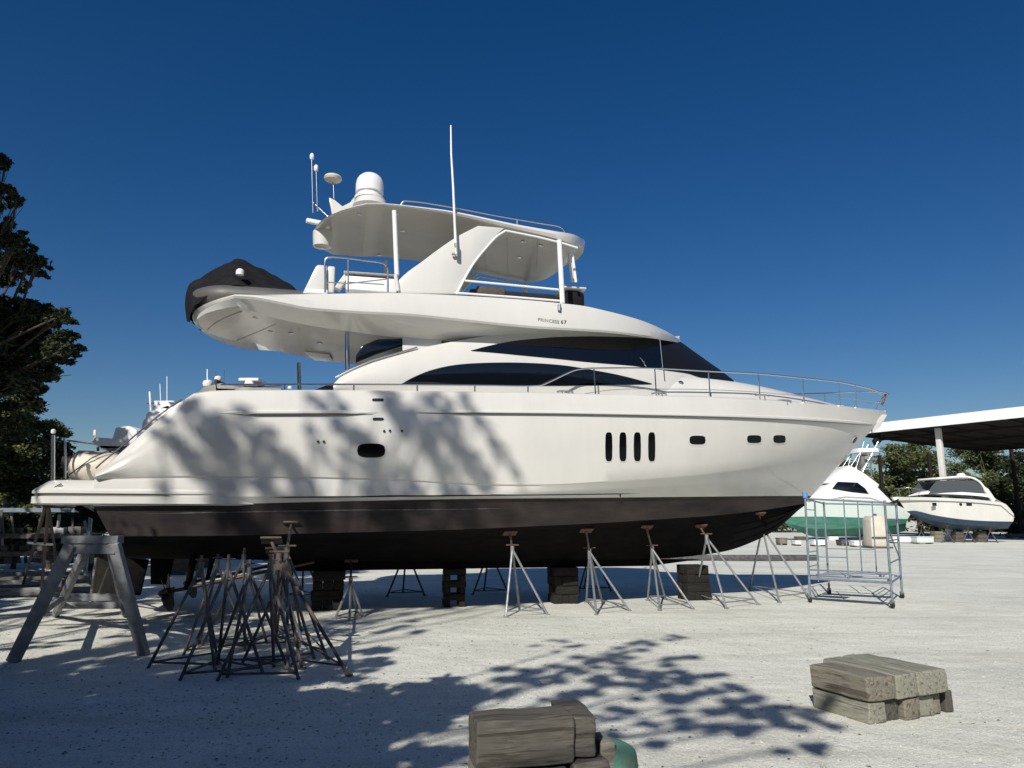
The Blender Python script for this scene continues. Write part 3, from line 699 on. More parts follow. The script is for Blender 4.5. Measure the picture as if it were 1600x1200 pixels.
MB().slab([rt(x, y, .3) for x, y in ((514, 308), (523, 312), (535, 322), (547, 316), (556, 304), (560, 312), (552, 330), (530, 345), (520, 342))], V(Y.w(0, -.3, 0)) - V(Y.w(0, 0, 0))).build('mast_horn', M['gel'], yr, bevel=.02)
for x0, y0, x1, y1 in ((489, 332, 487, 246), (496, 330, 494, 262)):
    MB().tube([rt(x0, y0, .0), rt(x1, y1, .0)], .016).build('mast_pole', M['steel'], yr, smooth=50)
for x, y in ((487.5, 244), (494, 262)):
    MB().lathe(rt(x, y, 0), [(.03, -.10), (.055, -.07), (.055, .03), (.03, .07)], 12).build('mast_light', M['plastic'], yr, smooth=40)
for i in range(4): MB().tube([rt(489 + i * 2, 316 + i * 3, -.1), rt(516 + i * 2, 342 + i, .1)], .011).build('mast_stay', M['steel'], yr, smooth=50)
MB().lathe(rt(503, 388, -.2), [(.10, 0), (.22, .04), (.24, .3), (.24, .42), (.18, .5)], 20).build('radar_pedestal', M['gel'], yr, smooth=35)
MB().box(rt(502, 349, -.2), (.75, .12, .11), Matrix.Rotation(.5, 3, 'Z')).build('radar_scanner', M['plastic'], yr, bevel=.02)
MB().lathe(rt(512, 349, .2), [(.05, -.12), (.07, 0), (.06, .07), (.01, .09)], 14).build('camera_housing', M['plastic'], yr, smooth=40)
# whip antenna on the wing
MB().tube([rt(713, 397, 1.86), rt(711.5, 370, 1.86), rt(708, 290, 1.86), rt(705, 240, 1.86), rt(704.5, 196, 1.86)], [.035, .033, .028, .024, .018]).build('whip_antenna', M['plastic'], yr, smooth=50)
MB().tube([rt(714, 401, 1.84), rt(713, 380, 1.86)], .05).build('antenna_mount', M['galv'], yr, smooth=50)
MB().bar(rt(706, 397, 1.8), rt(716, 397, 1.8), .06, .04).build('antenna_bracket', M['galv'], yr)
MB().tube([rt(874, 486, 2.44), rt(874, 476, 2.40)], .04).build('side_light', M['galv'], yr, smooth=50)

# --- rails along the side deck and bow
T5 = lambda q: float(np.interp(q, [p[0] for p in L5], [p[1] for p in L5]))
def on_rail(x, y, ins=.10):
    t_ = 2.4
    for _ in range(30):
        q = Y.on(x, y, t_); t_ = .5 * t_ + .5 * (T5(q[0]) - ins)
    return q[0], t_, q[2]
def rail(px, r, name='side_rail', both=True, k=5):
    c = [on_rail(x, y) for x, y in (catmull(px, k) if k else px)]
    for sg in ((1, -1) if both else (1,)):
        MB().tube([Y.w(q[0], q[1] * sg, q[2]) for q in c], r, 6).build(name, M['steel'], yr, smooth=50)
rail([(345, 601), (450, 600.5), (620, 601), (760, 602), (842, 602.5), (860, 596), (885, 584), (902, 577.5), (930, 575.5), (1023, 575.5), (1107, 580), (1185, 584), (1255, 591), (1310, 597), (1345, 604), (1370, 611), (1382, 619)], .020)
rail([(905, 616.5), (960, 609), (1023, 608), (1107, 609), (1185, 613), (1255, 619), (1320, 622), (1378, 629)], .008, 'rail_wire')
for x, yt, yb in ((553, 601, 612), (652, 601.5, 614), (742, 602, 615), (825, 602.5, 616), (445, 600.5, 612), (928, 576, 617), (1023, 576, 619), (1107, 580, 621), (1185, 584, 626), (1254, 591, 631), (1310, 597, 636), (1336, 602, 638)):
    a_, b_ = on_rail(x, yt), on_rail(x + (2.5 if x > 900 else 0), yb)
    for sg in (1, -1): MB().tube([Y.w(a_[0], a_[1] * sg, a_[2]), Y.w(b_[0], b_[1] * sg, b_[2])], .016, 6).build('stanchion', M['steel'], yr, smooth=50)
q = Y.on(1378, 632, 0); q2 = Y.on(1384, 616, 0); MB().tube([Y.w(*q), Y.w(q2[0], 0, q2[2])], .03).build('anchor_shank', M['galvd'], yr, smooth=50)
for t_ in (.12, -.12): MB().tube([Y.w(q[0] - .1, t_, q[2] - .1), Y.w(q2[0] + .02, t_, q2[2] - .03)], .018).build('pulpit_leg', M['steel'], yr, smooth=50)
q = Y.on(1384, 650, 0)
MB().slab([Y.w(q[0] - .5, .05, q[2] + .06), Y.w(q[0] + .02, .05, q[2] + .03), Y.w(q[0] - .25, .05, q[2] - .32), Y.w(q[0] - .5, .05, q[2] - .5)], V(Y.w(0, -.1, 0)) - V(Y.w(0, 0, 0))).build('stem_plate', M['gel2'], yr, bevel=.01)
# anchor tucked under the bow roller
q = Y.on(1374, 664, 0)
MB().tube([Y.w(q[0], 0, q[2]), Y.w(q[0] + .1, 0, q[2] + .25)], .035).build('anchor', M['steel'], yr, smooth=50)
for x, y in ((883, 616.5), (1191, 622), (1226, 630), (1030, 619.5)):
    a_ = on_rail(x, y, .02); c0 = V(Y.w(a_[0], a_[1], a_[2] + .03)); S3 = V((Y.S[0], Y.S[1], 0))
    cm = MB().tube([c0 - S3 * .19 + V((0, 0, .03)), c0 - S3 * .1 + V((0, 0, .05)), c0 + S3 * .1 + V((0, 0, .05)), c0 + S3 * .19 + V((0, 0, .03))], .018)
    cm.tube([c0 - S3 * .07 - V((0, 0, .08)), c0 - S3 * .07 + V((0, 0, .05))], .018).tube([c0 + S3 * .07 - V((0, 0, .08)), c0 + S3 * .07 + V((0, 0, .05))], .018); cm.build('cleat', M['galv'], yr, smooth=50)
r = hit([HH], 1063, 600)
if r: MB().lathe(r[0], [(.08, 0), (.08, .03), (.05, .06)], 14, V((0, -1, 0))).build('deck_filler', M['steel'], yr, smooth=40)

# lettering on the flybridge side
def text_on(tree, s, x, y, h, m, parent, off=.006):
    r = hit([tree], x, y); n = r[1] if r[1].dot(V(ray(x, y))) < 0 else -r[1]
    cu = bpy.data.curves.new('lettering', 'FONT'); cu.body = s; cu.size = h; cu.extrude = .002; cu.align_x = 'LEFT'; cu.space_character = 1.15
    o = bpy.data.objects.new('tmp', cu); COL.objects.link(o)
    dg = bpy.context.evaluated_depsgraph_get(); me = bpy.data.meshes.new_from_object(o.evaluated_get(dg)); bpy.data.objects.remove(o)
    X = V((Y.S[0], Y.S[1], 0)); X = V((X.x, X.y, -.055)).normalized(); U = n.cross(X); U = U if U.z > 0 else -U; N = X.cross(U)
    Rm = Matrix((X, U, N)).transposed().to_4x4(); Rm.translation = r[0] + N * off - WL[parent.name]
    me.transform(Rm); me.materials.clear(); me.materials.append(m)
    q = bpy.data.objects.new('lettering', me); COL.objects.link(q); q.parent = parent
text_on(FT, 'PRINCESS', 840, 501.5, .105, M['grey'], yr)
text_on(FT, '67', 876, 505.5, .125, M['stripe'], yr)

# --- black-covered dinghy on the overhang (a thing of its own)
dz0 = F1[0][2] + .06
dg_ = thing('covered_dinghy', 'inflatable dinghy under a peaked black canvas cover, on the flybridge overhang', 'dinghy', Y.w(3.6, 0, dz0))
def dpt(x, y, t_): return Y.on(x, y, t_)
tb = MB()
for sg in (1, -1):
    pts = [(4.9, .98 * sg), (4.0, 1.04 * sg), (3.2, 1.06 * sg), (2.6, 1.0 * sg), (2.2, .6 * sg), (2.1, 0)]
    c = catmull(pts, 4)
    tb.tube([Y.w(p[0], p[1] - .0, dz0 + .27) for p in c], .24, 14)
tb.build('inflatable_tube', M['tube'], dg_, smooth=50)
for s_, sg in ((3.0, 1), (4.1, 1)): MB().bar(Y.w(s_, 1.16 * sg, dz0 + .16), Y.w(s_ + .12, 1.2 * sg, dz0 + .34), .04, .12).build('grab_handle', M['brownst'], dg_)
cm = MB()    # chocks
for s_ in (2.6, 4.2): cm.box(V(Y.w(s_, 0, dz0 + .1)), (.12, 1.7, .22), Matrix.Rotation(YA, 3, 'Z'))
cm.build('chock', M['grey'], dg_, bevel=.01)
cv = MB(); rows = []
zr = lambda x, y, t_: Y.on(x, y, t_)[2]
peak = Y.on(372, 398, 0); 
prof = [(293, 496), (289, 470), (297, 437), (330, 416), (352, 405), (372, 397), (400, 408), (430, 424), (455, 439), (471, 456)]
edge_ = [(297, 502), (297, 490), (303, 476), (320, 460), (345, 449), (372, 443), (398, 452), (425, 456), (450, 458), (472, 460)]
ctr = [Y.on(x, y, .1) for x, y in catmull(prof, 2)]; edg = [Y.on(x, y, 1.2) for x, y in catmull(edge_, 2)]
nt_ = 20
for i, (c_, e_) in enumerate(zip(ctr, edg)):
    row = []; u = i / (len(ctr) - 1)
    for j in range(nt_ + 1):
        f = 1 - 2 * j / nt_; a = abs(f)
        ridge = 1 - a ** (1.15 if u > .25 else 1.8)
        z = e_[2] + (c_[2] - e_[2]) * ridge
        z -= .075 * abs(sin(i * .95 + j * 1.3)) * (1 if 0 < j < nt_ else .2) * (1 if .1 < u < .95 else .3)
        if .3 < a < .95: z -= .07 * abs(sin(i * .55 + j * .3))
        if f < 0 and u < .45: z += .38 * (1 - u / .45) * a
        sx = c_[0] * (1 - a ** 1.5) + e_[0] * a ** 1.5
        row.append(Y.w(sx, 1.2 * f * (1 if a < .9 else .985), z))
    rows.append(row)
rows = [catmull(r_, 2) for r_ in rows]; rows = list(map(list, zip(*[catmull(c_, 2) for c_ in zip(*rows)])))
for i, r_ in enumerate(rows):
    for j, p_ in enumerate(r_):
        q_ = V(p_); fold = abs(nz.noise(V((q_.x * 1.3, q_.y * 4.5, q_.z * 4.5)))) * .13 + abs(nz.noise(q_ * 6)) * .05
        r_[j] = (q_.x, q_.y, q_.z - fold)
cv.grid(rows); co = cv.build('canvas_cover', M['canvas'], dg_, smooth=70)
sm = co.modifiers.new('sub', 'SUBSURF'); sm.levels = 1; sm.render_levels = 1
MB().lathe(V(dpt and Y.w(*Y.on(375, 427, 1.0))), [(.05, -.06), (.09, -.04), (.09, .06), (.05, .1)], 12).build('vent_cap', M['plastic'], dg_, smooth=40)

# --- beige tender strapped on the swim platform
bt = thing('stern_tender', 'rounded beige inflatable resting on the swim platform beside the stern posts', 'inflatable', Y.w(.9, .6, zd))
MB().lathe(V(Y.w(.0, .9, zd + .36)), [(.05, 0), (.24, .03), (.33, .12), (.35, .45), (.34, .8), (.27, 1.0), (.14, 1.1), (.02, 1.13)], 22, V((Y.S[0], Y.S[1], -.08)).normalized()).build('inflated_body', M['beige'], bt, smooth=50)
MB().lathe(V(Y.w(-.12, 1.0, zd + .42)), [(.05, 0), (.16, .02), (.16, .2), (.05, .22)], 18, V((Y.S[0], Y.S[1], 0)).normalized()).build('black_hub', M['tyre'], bt, smooth=40)
MB().tube([Y.w(.1, 1.24, zd + .15), Y.w(.5, 1.28, zd + .5), Y.w(.8, 1.1, zd + .7)], .012).build('strap', M['tyre'], bt)

# ================================================================== supports under the yacht
def crib(lbl, s_, layers, L=.9):
    q = Y.w(s_, 0, 0); r = thing('keel_block_stack', lbl, 'keel blocks', (q[0], q[1], 0), 'timber cribs carrying the keel')
    sz = .86 / layers; z = 0
    for i in range(layers):
        rz = YA + (0 if i % 2 else pi / 2) + random.uniform(-.05, .05)
        for j in ((-1, 0, 1) if L > .55 else (-1, 1)):
            o = Matrix.Rotation(rz, 3, 'Z') @ V((random.uniform(-.04, .04), j * (L / 2 - sz / 2), 0))
            m = MB().box(WL[r.name], (L * random.uniform(.93, 1.04), sz * .98, sz * .975)).build('timber', M['crib'], r, bevel=.012)
            m.location = V((o.x, o.y, z + sz / 2)); m.rotation_euler = (0, 0, rz)
        z += sz
crib('timber keel crib under the stern, nearest the propellers', 5.3, 4, .68)
crib('tall narrow timber keel crib standing in the bright gap amidships', 8.2, 6, .5)
crib('timber keel crib behind the first pair of slim stands', 10.9, 4, .6)
crib('timber keel crib under the forward part of the hull', 14.4, 4, .62)

def jack(name, label, apex, feet, top, m, group, pad_m='rust', legr=.026, brace=None, post=None, tilt=None):
    """boat stand: pipe legs meeting under a collar, screw post and swivel pad"""
    base = sum((V(f) for f in feet), V()) / len(feet); base.z = 0
    r = thing(name, label, 'jack stand', base, group)
    ap = V(apex)
    for f in feet:
        MB().tube([V(f), ap + (V(f) - ap).normalized() * .04], legr, 7).build('leg', M[m], r, smooth=50)
        MB().box(V(f) + V((0, 0, .012)), (.09, .09, .02)).build('foot_plate', M[m], r)
    br = brace if brace is not None else [(i, (i + 1) % len(feet)) for i in range(len(feet))]
    for i, j in br:
        a_, b_ = V(feet[i]), V(feet[j]); up = .08
        MB().tube([a_.lerp(ap, up), b_.lerp(ap, up)], legr * .55, 6).build('brace', M[m], r, smooth=50)
    MB().tube([ap + V((0, 0, -.16)), ap + V((0, 0, .07))], .045, 10).build('collar', M[m], r, smooth=50)
    d = (V(top) - ap)
    MB().tube([ap - d.normalized() * .1, V(top)], .024, 8).build('screw_post', M['brownst'], r, smooth=50)
    hx = MB().tube([ap + V((-.14, 0, .09)), ap + V((.14, 0, .09))], .016, 6); hx.build('turn_handle', M[pad_m], r, smooth=50)
    n = V((Y.T[0] * -.35, Y.T[1] * -.35, .9)).normalized(); q = n.to_track_quat('Z', 'Y').to_matrix()
    p = MB().box(V(top) + n * .02, (.30, .24, .035), q); p.build('pad', M[pad_m], r, bevel=.008)
    return r
def gp(x, y): P = at_z(x, y, .0); return (P[0], P[1], 0.0)
GS = 'jack stands propping the starboard side of the yacht'
def bott(x, y, dn=.0):      # point on the underside of the hull in line with a pixel
    r = hit([BT, BAND], x, y)
    return r[0] if r else None
def nj(label, apx, apD_feet, feet, toppx, m='galv', pad='rust', lg=.026):
    F_ = [gp(*f) for f in feet]
    Dm = sum(f[1] for f in F_) / len(F_) + apD_feet
    ap = at_y(apx[0], apx[1], Dm)
    r = bott(*toppx); tp = r - V((0, 0, .03)) if r is not None else at_y(toppx[0], toppx[1], Dm + .3)
    return jack('jack_stand', label, ap, F_, tp, m, GS, pad, lg)
nj('slim jack stand below the saloon windows, third from the left of the row', (800.5, 858), .15, [(790, 964), (812, 955), (856, 961)], (797, 832))
nj('four-legged jack stand with orange pad, under the aft end of the engine vents', (921, 862), .0, [(932, 961), (916, 942), (942, 944), (983, 954)], (916, 828))
nj('four-legged jack stand with rusty red pad and collar, under the forward engine vents', (1019, 858), .0, [(1031, 953), (1012, 938), (1040, 937), (1082, 951)], (1010, 823))
nj('wide tripod jack stand under the single porthole forward of the vents', (1104, 840), .0, [(1135, 951), (1086, 935), (1185, 945)], (1094, 822))
nj('foremost jack stand beside the blue scaffold, rusty red pad against the bow', (1191, 824), .0, [(1218, 942), (1171, 922), (1266, 936)], (1186, 803))
nj('thin grey jack stand standing alone in the shade under the aft half of the hull', (548, 908), .0, [(523, 968), (546, 971), (568, 965), (558, 958)], (549, 876), 'galv')
# far side of the hull
GF = 'jack stands propping the far side of the yacht'
for lab, s_ in (('far side jack stand seen through the gap left of the narrow crib', 7.3), ('far side jack stand seen through the gap right of the narrow crib', 9.6), ('far side jack stand nearly hidden behind the forward cribs', 12.6), ('far side jack stand behind the stern cribs', 4.6)):
    c = V(Y.w(s_, -2.75, 0)); S3 = V((Y.S[0], Y.S[1], 0)); T3 = V((Y.T[0], Y.T[1], 0))
    F_ = [c - S3 * .5 + T3 * .3, c + S3 * .5 + T3 * .25, c - T3 * .7, ]
    jack('jack_stand', lab, c + V((0, 0, 1.2)), F_, V(Y.w(s_, -1.9, 1.56)), 'galvd', GF, 'brownst')

# stored stands crowded together in the tree shade at the left
GC = 'spare jack stands stored in a crowd at the left'
def local_jack(h=1.34, sp=.58):
    r = thing('jack_stand', 'tmp', 'jack stand', (0, 0, 0), GC)
    ap = V((0, 0, h))
    F_ = [V((sp * cos(a), sp * sin(a), 0)) for a in (radians(200), radians(320), radians(80))]
    for f in F_:
        MB().tube([f, ap], .022, 7).build('leg', M['galvd'], r, smooth=50)
    for i in range(3): MB().tube([F_[i].lerp(ap, .06), F_[(i + 1) % 3].lerp(ap, .06)], .016, 6).build('brace', M['galvd'], r, smooth=50)
    MB().tube([ap + V((0, 0, -.15)), ap + V((0, 0, .06))], .036, 10).build('collar', M['galvd'], r, smooth=50)
    MB().tube([ap, ap + V((0, 0, .16))], .020, 8).build('screw_post', M['brownst'], r, smooth=50)
    MB().tube([ap + V((-.09, 0, .1)), ap + V((.09, 0, .1))], .012, 6).build('turn_handle', M['brownst'], r, smooth=50)
    return r
proto = local_jack()
spots = [(303, 1040, 0, 'stored jack stand at the left front corner of the crowd, nearest the trestle'),
         (345, 1052, 35, 'stored jack stand second from the left in the front of the crowd'),
         (380, 1046, 70, 'stored jack stand in the middle of the crowd, front row'),
         (412, 1056, 15, 'stored jack stand right of the middle of the crowd, nearest the camera'),
         (440, 1040, 95, 'stored jack stand near the right edge of the crowd, behind the brown-legged one'),
         (330, 1015, 50, 'stored jack stand at the back left of the crowd'),
         (372, 1010, 100, 'stored jack stand at the back of the crowd, in its middle'),
         (420, 1008, 20, 'stored jack stand at the back right of the crowd')]
for i, (x, y, a_, lb) in enumerate(spots):
    o = proto if i == 0 else copy_tree(proto)
    P = gp(x, y); o.location = P; o.rotation_euler = (0, 0, radians(a_)); o['label'] = lb
    o.scale = (1, 1, 1 + .03 * sin(i * 2.3))
# tall stands right of the crowd, leaning in under the hull
jack('jack_stand', 'tallest jack stand of the left crowd, with long rust-brown legs reaching right', at_y(436, 872, 11.9 * KS), [gp(472, 1046), gp(545, 1056), gp(430, 985)], at_y(424, 846, 12.3 * KS), 'brownst', GC, 'brownst', .024)
jack('jack_stand', 'pale galvanised jack stand behind the brown-legged one', at_y(432, 888, 13.2 * KS), [gp(424, 976), gp(446, 974), gp(475, 1010)], at_y(430, 862, 13.4 * KS), 'galv', GC, 'brownst', .022)
jack('jack_stand', 'dark jack stand propping the hull above the crowd of spare stands', at_y(448, 862, 12.9 * KS), [gp(430, 1005), gp(512, 1030), gp(470, 985)], bott(455, 820) or at_y(440, 838, 14.5 * KS), 'galvd', GS, 'brownst', .022)

# ------------------------------------------------------------------ wooden trestle at the left
tr = thing('timber_trestle', 'heavy grey timber trestle with splayed legs at the far left, in tree shade', 'trestle', gp(115, 1010))
D = 11.9
def tb_(a_, b_, w_, h_, nm, m='trestle', up=(0, -1, 0)):
    return MB().bar(a_, b_, w_, h_, up).build(nm, M[m], tr, bevel=.008)
A = at_y(101, 843, 11.9 * KS); B = at_y(189, 843, 11.9 * KS)
MB().bar(V(A), V(B), .18, .11).build('top_beam', M['trestle'], tr, bevel=.01)
MB().bar(V(A) + V((.03, .0, -.13)), V(B) + V((-.04, .0, -.13)), .13, .14).build('beam', M['trestle'], tr, bevel=.01)
legs = [((112, 850), 11.83, (20, 1034), .16), ((178, 848), 11.83, (225, 1024), .15), ((137, 853), 12.1, (86, 962), .12), ((172, 853), 12.1, (196, 962), .12)]
ends = []
for (x, y), Dd, f, w_ in legs:
    a_ = V(at_y(x, y, Dd * KS)); b_ = V(gp(*f)); ends.append((a_, b_)); tb_(a_, b_, w_, .11, 'leg')
def on_leg(i, f): return ends[i][0].lerp(ends[i][1], f)
tb_(on_leg(2, .80), on_leg(3, .80), .13, .05, 'cross_brace'); 
tb_(on_leg(0, .62) , on_leg(2, .66), .11, .05, 'side_brace'); tb_(on_leg(1, .62), on_leg(3, .66), .11, .05, 'side_brace')
tb_(on_leg(2, .66) + V((0, .02, 0)), on_leg(3, .66) + V((0, .02, 0)), .14, .05, 'cross_brace')

# leaning plywood and bits under the stern
pl = thing('plywood_panel', 'tan plywood panel standing on edge, framed by the trestle', 'panel', gp(160, 946))
a_ = [at_z(141, 946), at_z(186, 938)]
q0 = V(a_[0]); q1 = V(a_[1])
q0.z = q1.z = .02
MB().slab([q0, q1, V(at_y(188, 905, q1.y)), V(at_y(174, 882, q1.y - .1)), V(at_y(150, 871, q0.y))], (.02, .06, 0)).build('sheet', M['plywood'], pl, bevel=.004)
MB().bar(q0 + V((.02, -.05, .02)), V(at_y(150, 872, q0.y - .05)), .05, .05).build('edge_batten', M['timberg'], pl)
MB().bar(q0 + V((.12, -.05, .0)), V(at_y(170, 884, q0.y - .05)), .04, .03).build('edge_batten', M['timberg'], pl)

ld = thing('step_ladder', 'tall brown stepladder with a pale crossbar, left of the swim platform', 'ladder', gp(50, 925))
f0, f1, tp0, tp1 = V(gp(34, 922)), V(gp(64, 928)), V(at_y(71, 792, 15.6 * KS)), V(at_y(76, 792, 15.6 * KS))
f0 = V(at_z(34, 920)); f1 = V(at_z(64, 928))
MB().tube([f0, tp0], .035, 8).build('rail', M['brownst'], ld, smooth=50); MB().tube([f1, tp1], .035, 8).build('rail', M['brownst'], ld, smooth=50)
MB().tube([V(gp(92, 905)), tp1], .03, 8).build('rail', M['brownst'], ld, smooth=50)
for f in (.18, .34, .50, .66, .82):
    MB().bar(f0.lerp(tp0, f), f1.lerp(tp1, f), .06, .03).build('step', M['galvd'] if f != .66 else M['plastic'], ld)
a_ = f0.lerp(tp0, .66); b_ = f1.lerp(tp1, .66); d_ = (b_ - a_)
MB().bar(a_ - d_ * .6, b_ + d_ * .6, .06, .05).build('crossbar', M['plastic'], ld, bevel=.006)

# long timbers stacked flat behind the trestle
gl = 'long timbers lying on the ground behind the trestle'
k = 0
for (x0, x1, y, D_, m_, lb) in ((-30, 150, 890, 26, 'timberg', 'long pale timber farthest back on the ground at the far left'), (-20, 140, 898, 24, 'timberd', 'long dark timber lying second from the back at the far left'),
                           (-30, 148, 907, 22.5, 'timberg', 'long silver timber lying in the middle row behind the trestle'), (-10, 146, 916, 21, 'timber', 'brown timber lying in the second row from the front behind the trestle'), (-40, 150, 926, 20, 'timberg', 'long timber lying nearest the trestle, in front of the others')):
    P0 = V(at_y(x0, y, D_)); P1 = V(at_y(x1, y, D_ + .6)); z = P0.z
    P0.z = max(P0.z, .1) * 0 + .12; P1.z = .12
    o = MB().bar((0, 0, 0), (P1 - P0), .22, .2).build('long_timber', M[m_], None, bevel=.012); o.location = P0
    tag(o, lb, 'timber', gl)
# rack with gear behind the stern
rk = thing('steel_rack', 'dark steel storage rack crowded with poles and gear at the left edge, behind the stepladder', 'rack', at_z(70, 880))
D_ = 26
def rp(x, y, dd=0): return V(at_y(x, y, D_ + dd))
for x in (-20, 4, 143):
    for dd in (0, 1.2): MB().bar(V((rp(x, 800, dd).x, D_ + dd, 0)), rp(x, 797, dd), .1, .1).build('upright', M['bluest'] if x == 143 else M['galvd'], rk)
for y in (797, 838, 866):
    for dd in (0, 1.2): MB().bar(rp(-20, y, dd), rp(143, y, dd), .08, .14).build('shelf_beam', M['bluest'] if y == 797 else M['galvd'], rk)
    if y > 800: MB().box((rp(-20, y).lerp(rp(143, y), .5) + V((0, .6, .08))), ((rp(143, y) - rp(-20, y)).x, 1.2, .04)).build('shelf', M['timberd'], rk)
gi = 0
for i in range(48):
    x = random.uniform(2, 140); yb = random.choice((836, 864, 880)); hgt = random.uniform(18, 36); dd = random.uniform(.1, .8)
    ty = max(804, yb - hgt); m_ = random.choice(('galv', 'galvd', 'timberd', 'brownst', 'galvd', 'plastic' if i % 6 == 0 else 'timber'))
    if random.random() < .62: MB().tube([rp(x, yb, dd), rp(x + random.uniform(-5, 5), ty, dd)], random.uniform(.03, .07), 7).build('pole', M[m_], rk)
    else: MB().box(rp(x, yb - 4, dd) + V((0, 0, .06)), (random.uniform(.3, .8), .4, random.uniform(.15, .35)), Matrix.Rotation(random.uniform(-.3, .3), 3, 'Z')).build('crate', M[m_], rk, bevel=.01)
bk_ = MB().box((0, 0, 0), (.22, .22, .5)); o = bk_.build('white_can', M['plastic'], None, bevel=.04); o.location = V(gp(92, 868)) * 1.0; o.location = at_y(93, 858, 21); tag(o, 'small white plastic can standing behind the top of the trestle', 'can')
o.location.z = .25; o.scale = (1, 1, 1)

# ------------------------------------------------------------------ scaffold by the bow
sc_ = thing('rolling_scaffold', 'blue-grey rolling tube scaffold with ladder frames, standing beside the bow', 'scaffold', gp(1340, 938))
NL, NR, FR, FL = [V(gp(*p)) for p in ((1266, 941), (1395, 950), (1410, 935), (1296, 929))]
def up(p, h): return p + V((0, 0, h))
def topat(f, x, y): P = V(at_y(x, y, f.y)); return P
tops = [topat(NL, 1258, 776), topat(NR, 1382, 782), topat(FR, 1400, 786), topat(FL, 1287, 784)]
def st(a_, b_, nm, r_=.028, m_='bluest', n=8): return MB().tube([a_, b_], r_, n).build(nm, M[m_], sc_, smooth=50)
for f, tp in zip((NL, NR, FR, FL), tops):
    d_ = (tp - f); st(f + d_ * (.16 / d_.length), tp, 'post', .030)
    MB().tube([f + V((-.025, 0, .075)), f + V((.025, 0, .075))], .075, 16).build('caster', M['tyre'], sc_, smooth=40)
    MB().box(f + V((0, 0, .13)), (.07, .1, .08)).build('caster_fork', M['galv'], sc_)
def P_(i, z): f = (NL, NR, FR, FL)[i]; tp = tops[i]; return f.lerp(tp, z / tp.z)
MB().tube([tops[0] - V((0, 0, .03)), tops[0] + V((0, 0, .10))], .06, 10).build('post_cap', M['blue'], sc_, smooth=50)
for i, j in ((0, 1), (1, 2), (2, 3), (3, 0)):
    st(P_(i, tops[i].z - .05), P_(j, tops[j].z - .05), 'top_rail', .022)
    st(P_(i, .56), P_(j, .56), 'base_rail', .024)
st(P_(0, .78) , P_(1, .78), 'mid_rail', .02); 
# ladder end frame between the left posts, and mid uprights
def mid(i, j, f, z0, z1, nm='ladder_rail', r_=.017): a_ = P_(i, z0).lerp(P_(j, z0), f); b_ = P_(i, z1).lerp(P_(j, z1), f); st(a_, b_, nm, r_)
mid(0, 3, .5, .5, 2.5); mid(0, 1, .12, .5, 2.5); 
for z in (.85, 1.2, 1.55, 1.9, 2.25): st(P_(0, z), P_(0, z).lerp(P_(3, z), .5), 'rung', .012)
for f in (.48, .68): mid(3, 2, f, .5, 2.5)
mid(0, 1, .50, .56, 2.5); 
for z in (1.22,): st(P_(3, z).lerp(P_(2, z), .0), P_(3, z).lerp(P_(2, z), .68), 'rung', .012)
st(P_(0, 1.1), P_(0, 1.1).lerp(P_(1, 1.1), .5), 'rung', .012)
for z in (1.0, 1.5, 2.0): st(P_(1, z), P_(2, z), 'rung', .018)
st(P_(1, 1.9), P_(2, 1.0), 'diagonal', .016)
for k in (0, 1, 2):                                    # planks at the base
    a_ = P_(0, .60).lerp(P_(3, .60), .1 + .3 * k); b_ = P_(1, .60).lerp(P_(2, .60), .1 + .3 * k)
    if k == 1: b_ = a_.lerp(b_, .45)
    c_ = a_.lerp(b_, .5); MB().bar(a_.lerp(b_, .03), a_.lerp(b_, .97), .44, .05).build('plank', M['alu'], sc_, bevel=.006)

# ------------------------------------------------------------------ timber blocks in the foreground
def block(lbl, c, size, rz, m_, grp, z0, tilt=0):
    bm0 = bmesh.new(); L_, W_, H_ = [q * KS for q in size]; z0 = z0 * KS
    bmesh.ops.create_cube(bm0, size=1)
    for v in bm0.verts: v.co = V((v.co.x * L_, v.co.y * W_, v.co.z * H_))
    bmesh.ops.subdivide_edges(bm0, edges=[e for e in bm0.edges], cuts=5, use_grid_fill=True)
    rs = random.random() * 40
    for v in bm0.verts:
        d_ = nz.noise_vector(v.co * 4 + V((rs, 0, 0))) * .013 + nz.noise_vector(v.co * 19 + V((rs, 3, 0))) * .005
        v.co += d_
        k = sum(1 for q, h in ((v.co.x, L_ / 2), (v.co.y, W_ / 2), (v.co.z, H_ / 2)) if abs(abs(q) - h) < .035)
        if k >= 2: v.co *= (1 - .008 * k)
    me = bpy.data.meshes.new('timber_block'); bm0.to_mesh(me); bm0.free()
    me.polygons.foreach_set('use_smooth', [True] * len(me.polygons)); me.set_sharp_from_angle(angle=radians(50)); me.materials.append(M[m_])
    o = bpy.data.objects.new('timber_block', me); COL.objects.link(o); o.location = (c[0], c[1], z0 + H_ / 2); o.rotation_euler = (tilt, 0, rz)
    sm = o.modifiers.new('bevel', 'BEVEL'); sm.width = .012; sm.segments = 2; sm.limit_method = 'ANGLE'; sm.angle_limit = radians(50)
    tag(o, lbl, 'timber block', grp)
    return o
GR = 'timber blocks in the right foreground pile'
Rc = V(gp(1358, 1134))                     # nearest bottom corner of the right pile
dL = (V(gp(1273, 1107)) - Rc); dR = (V(gp(1480, 1117)) - Rc)
LL = dL.length; LR = dR.length; eL = dL.normalized(); eR = dR.normalized()
angL = math.atan2(eL.y, eL.x)
x_ = 0
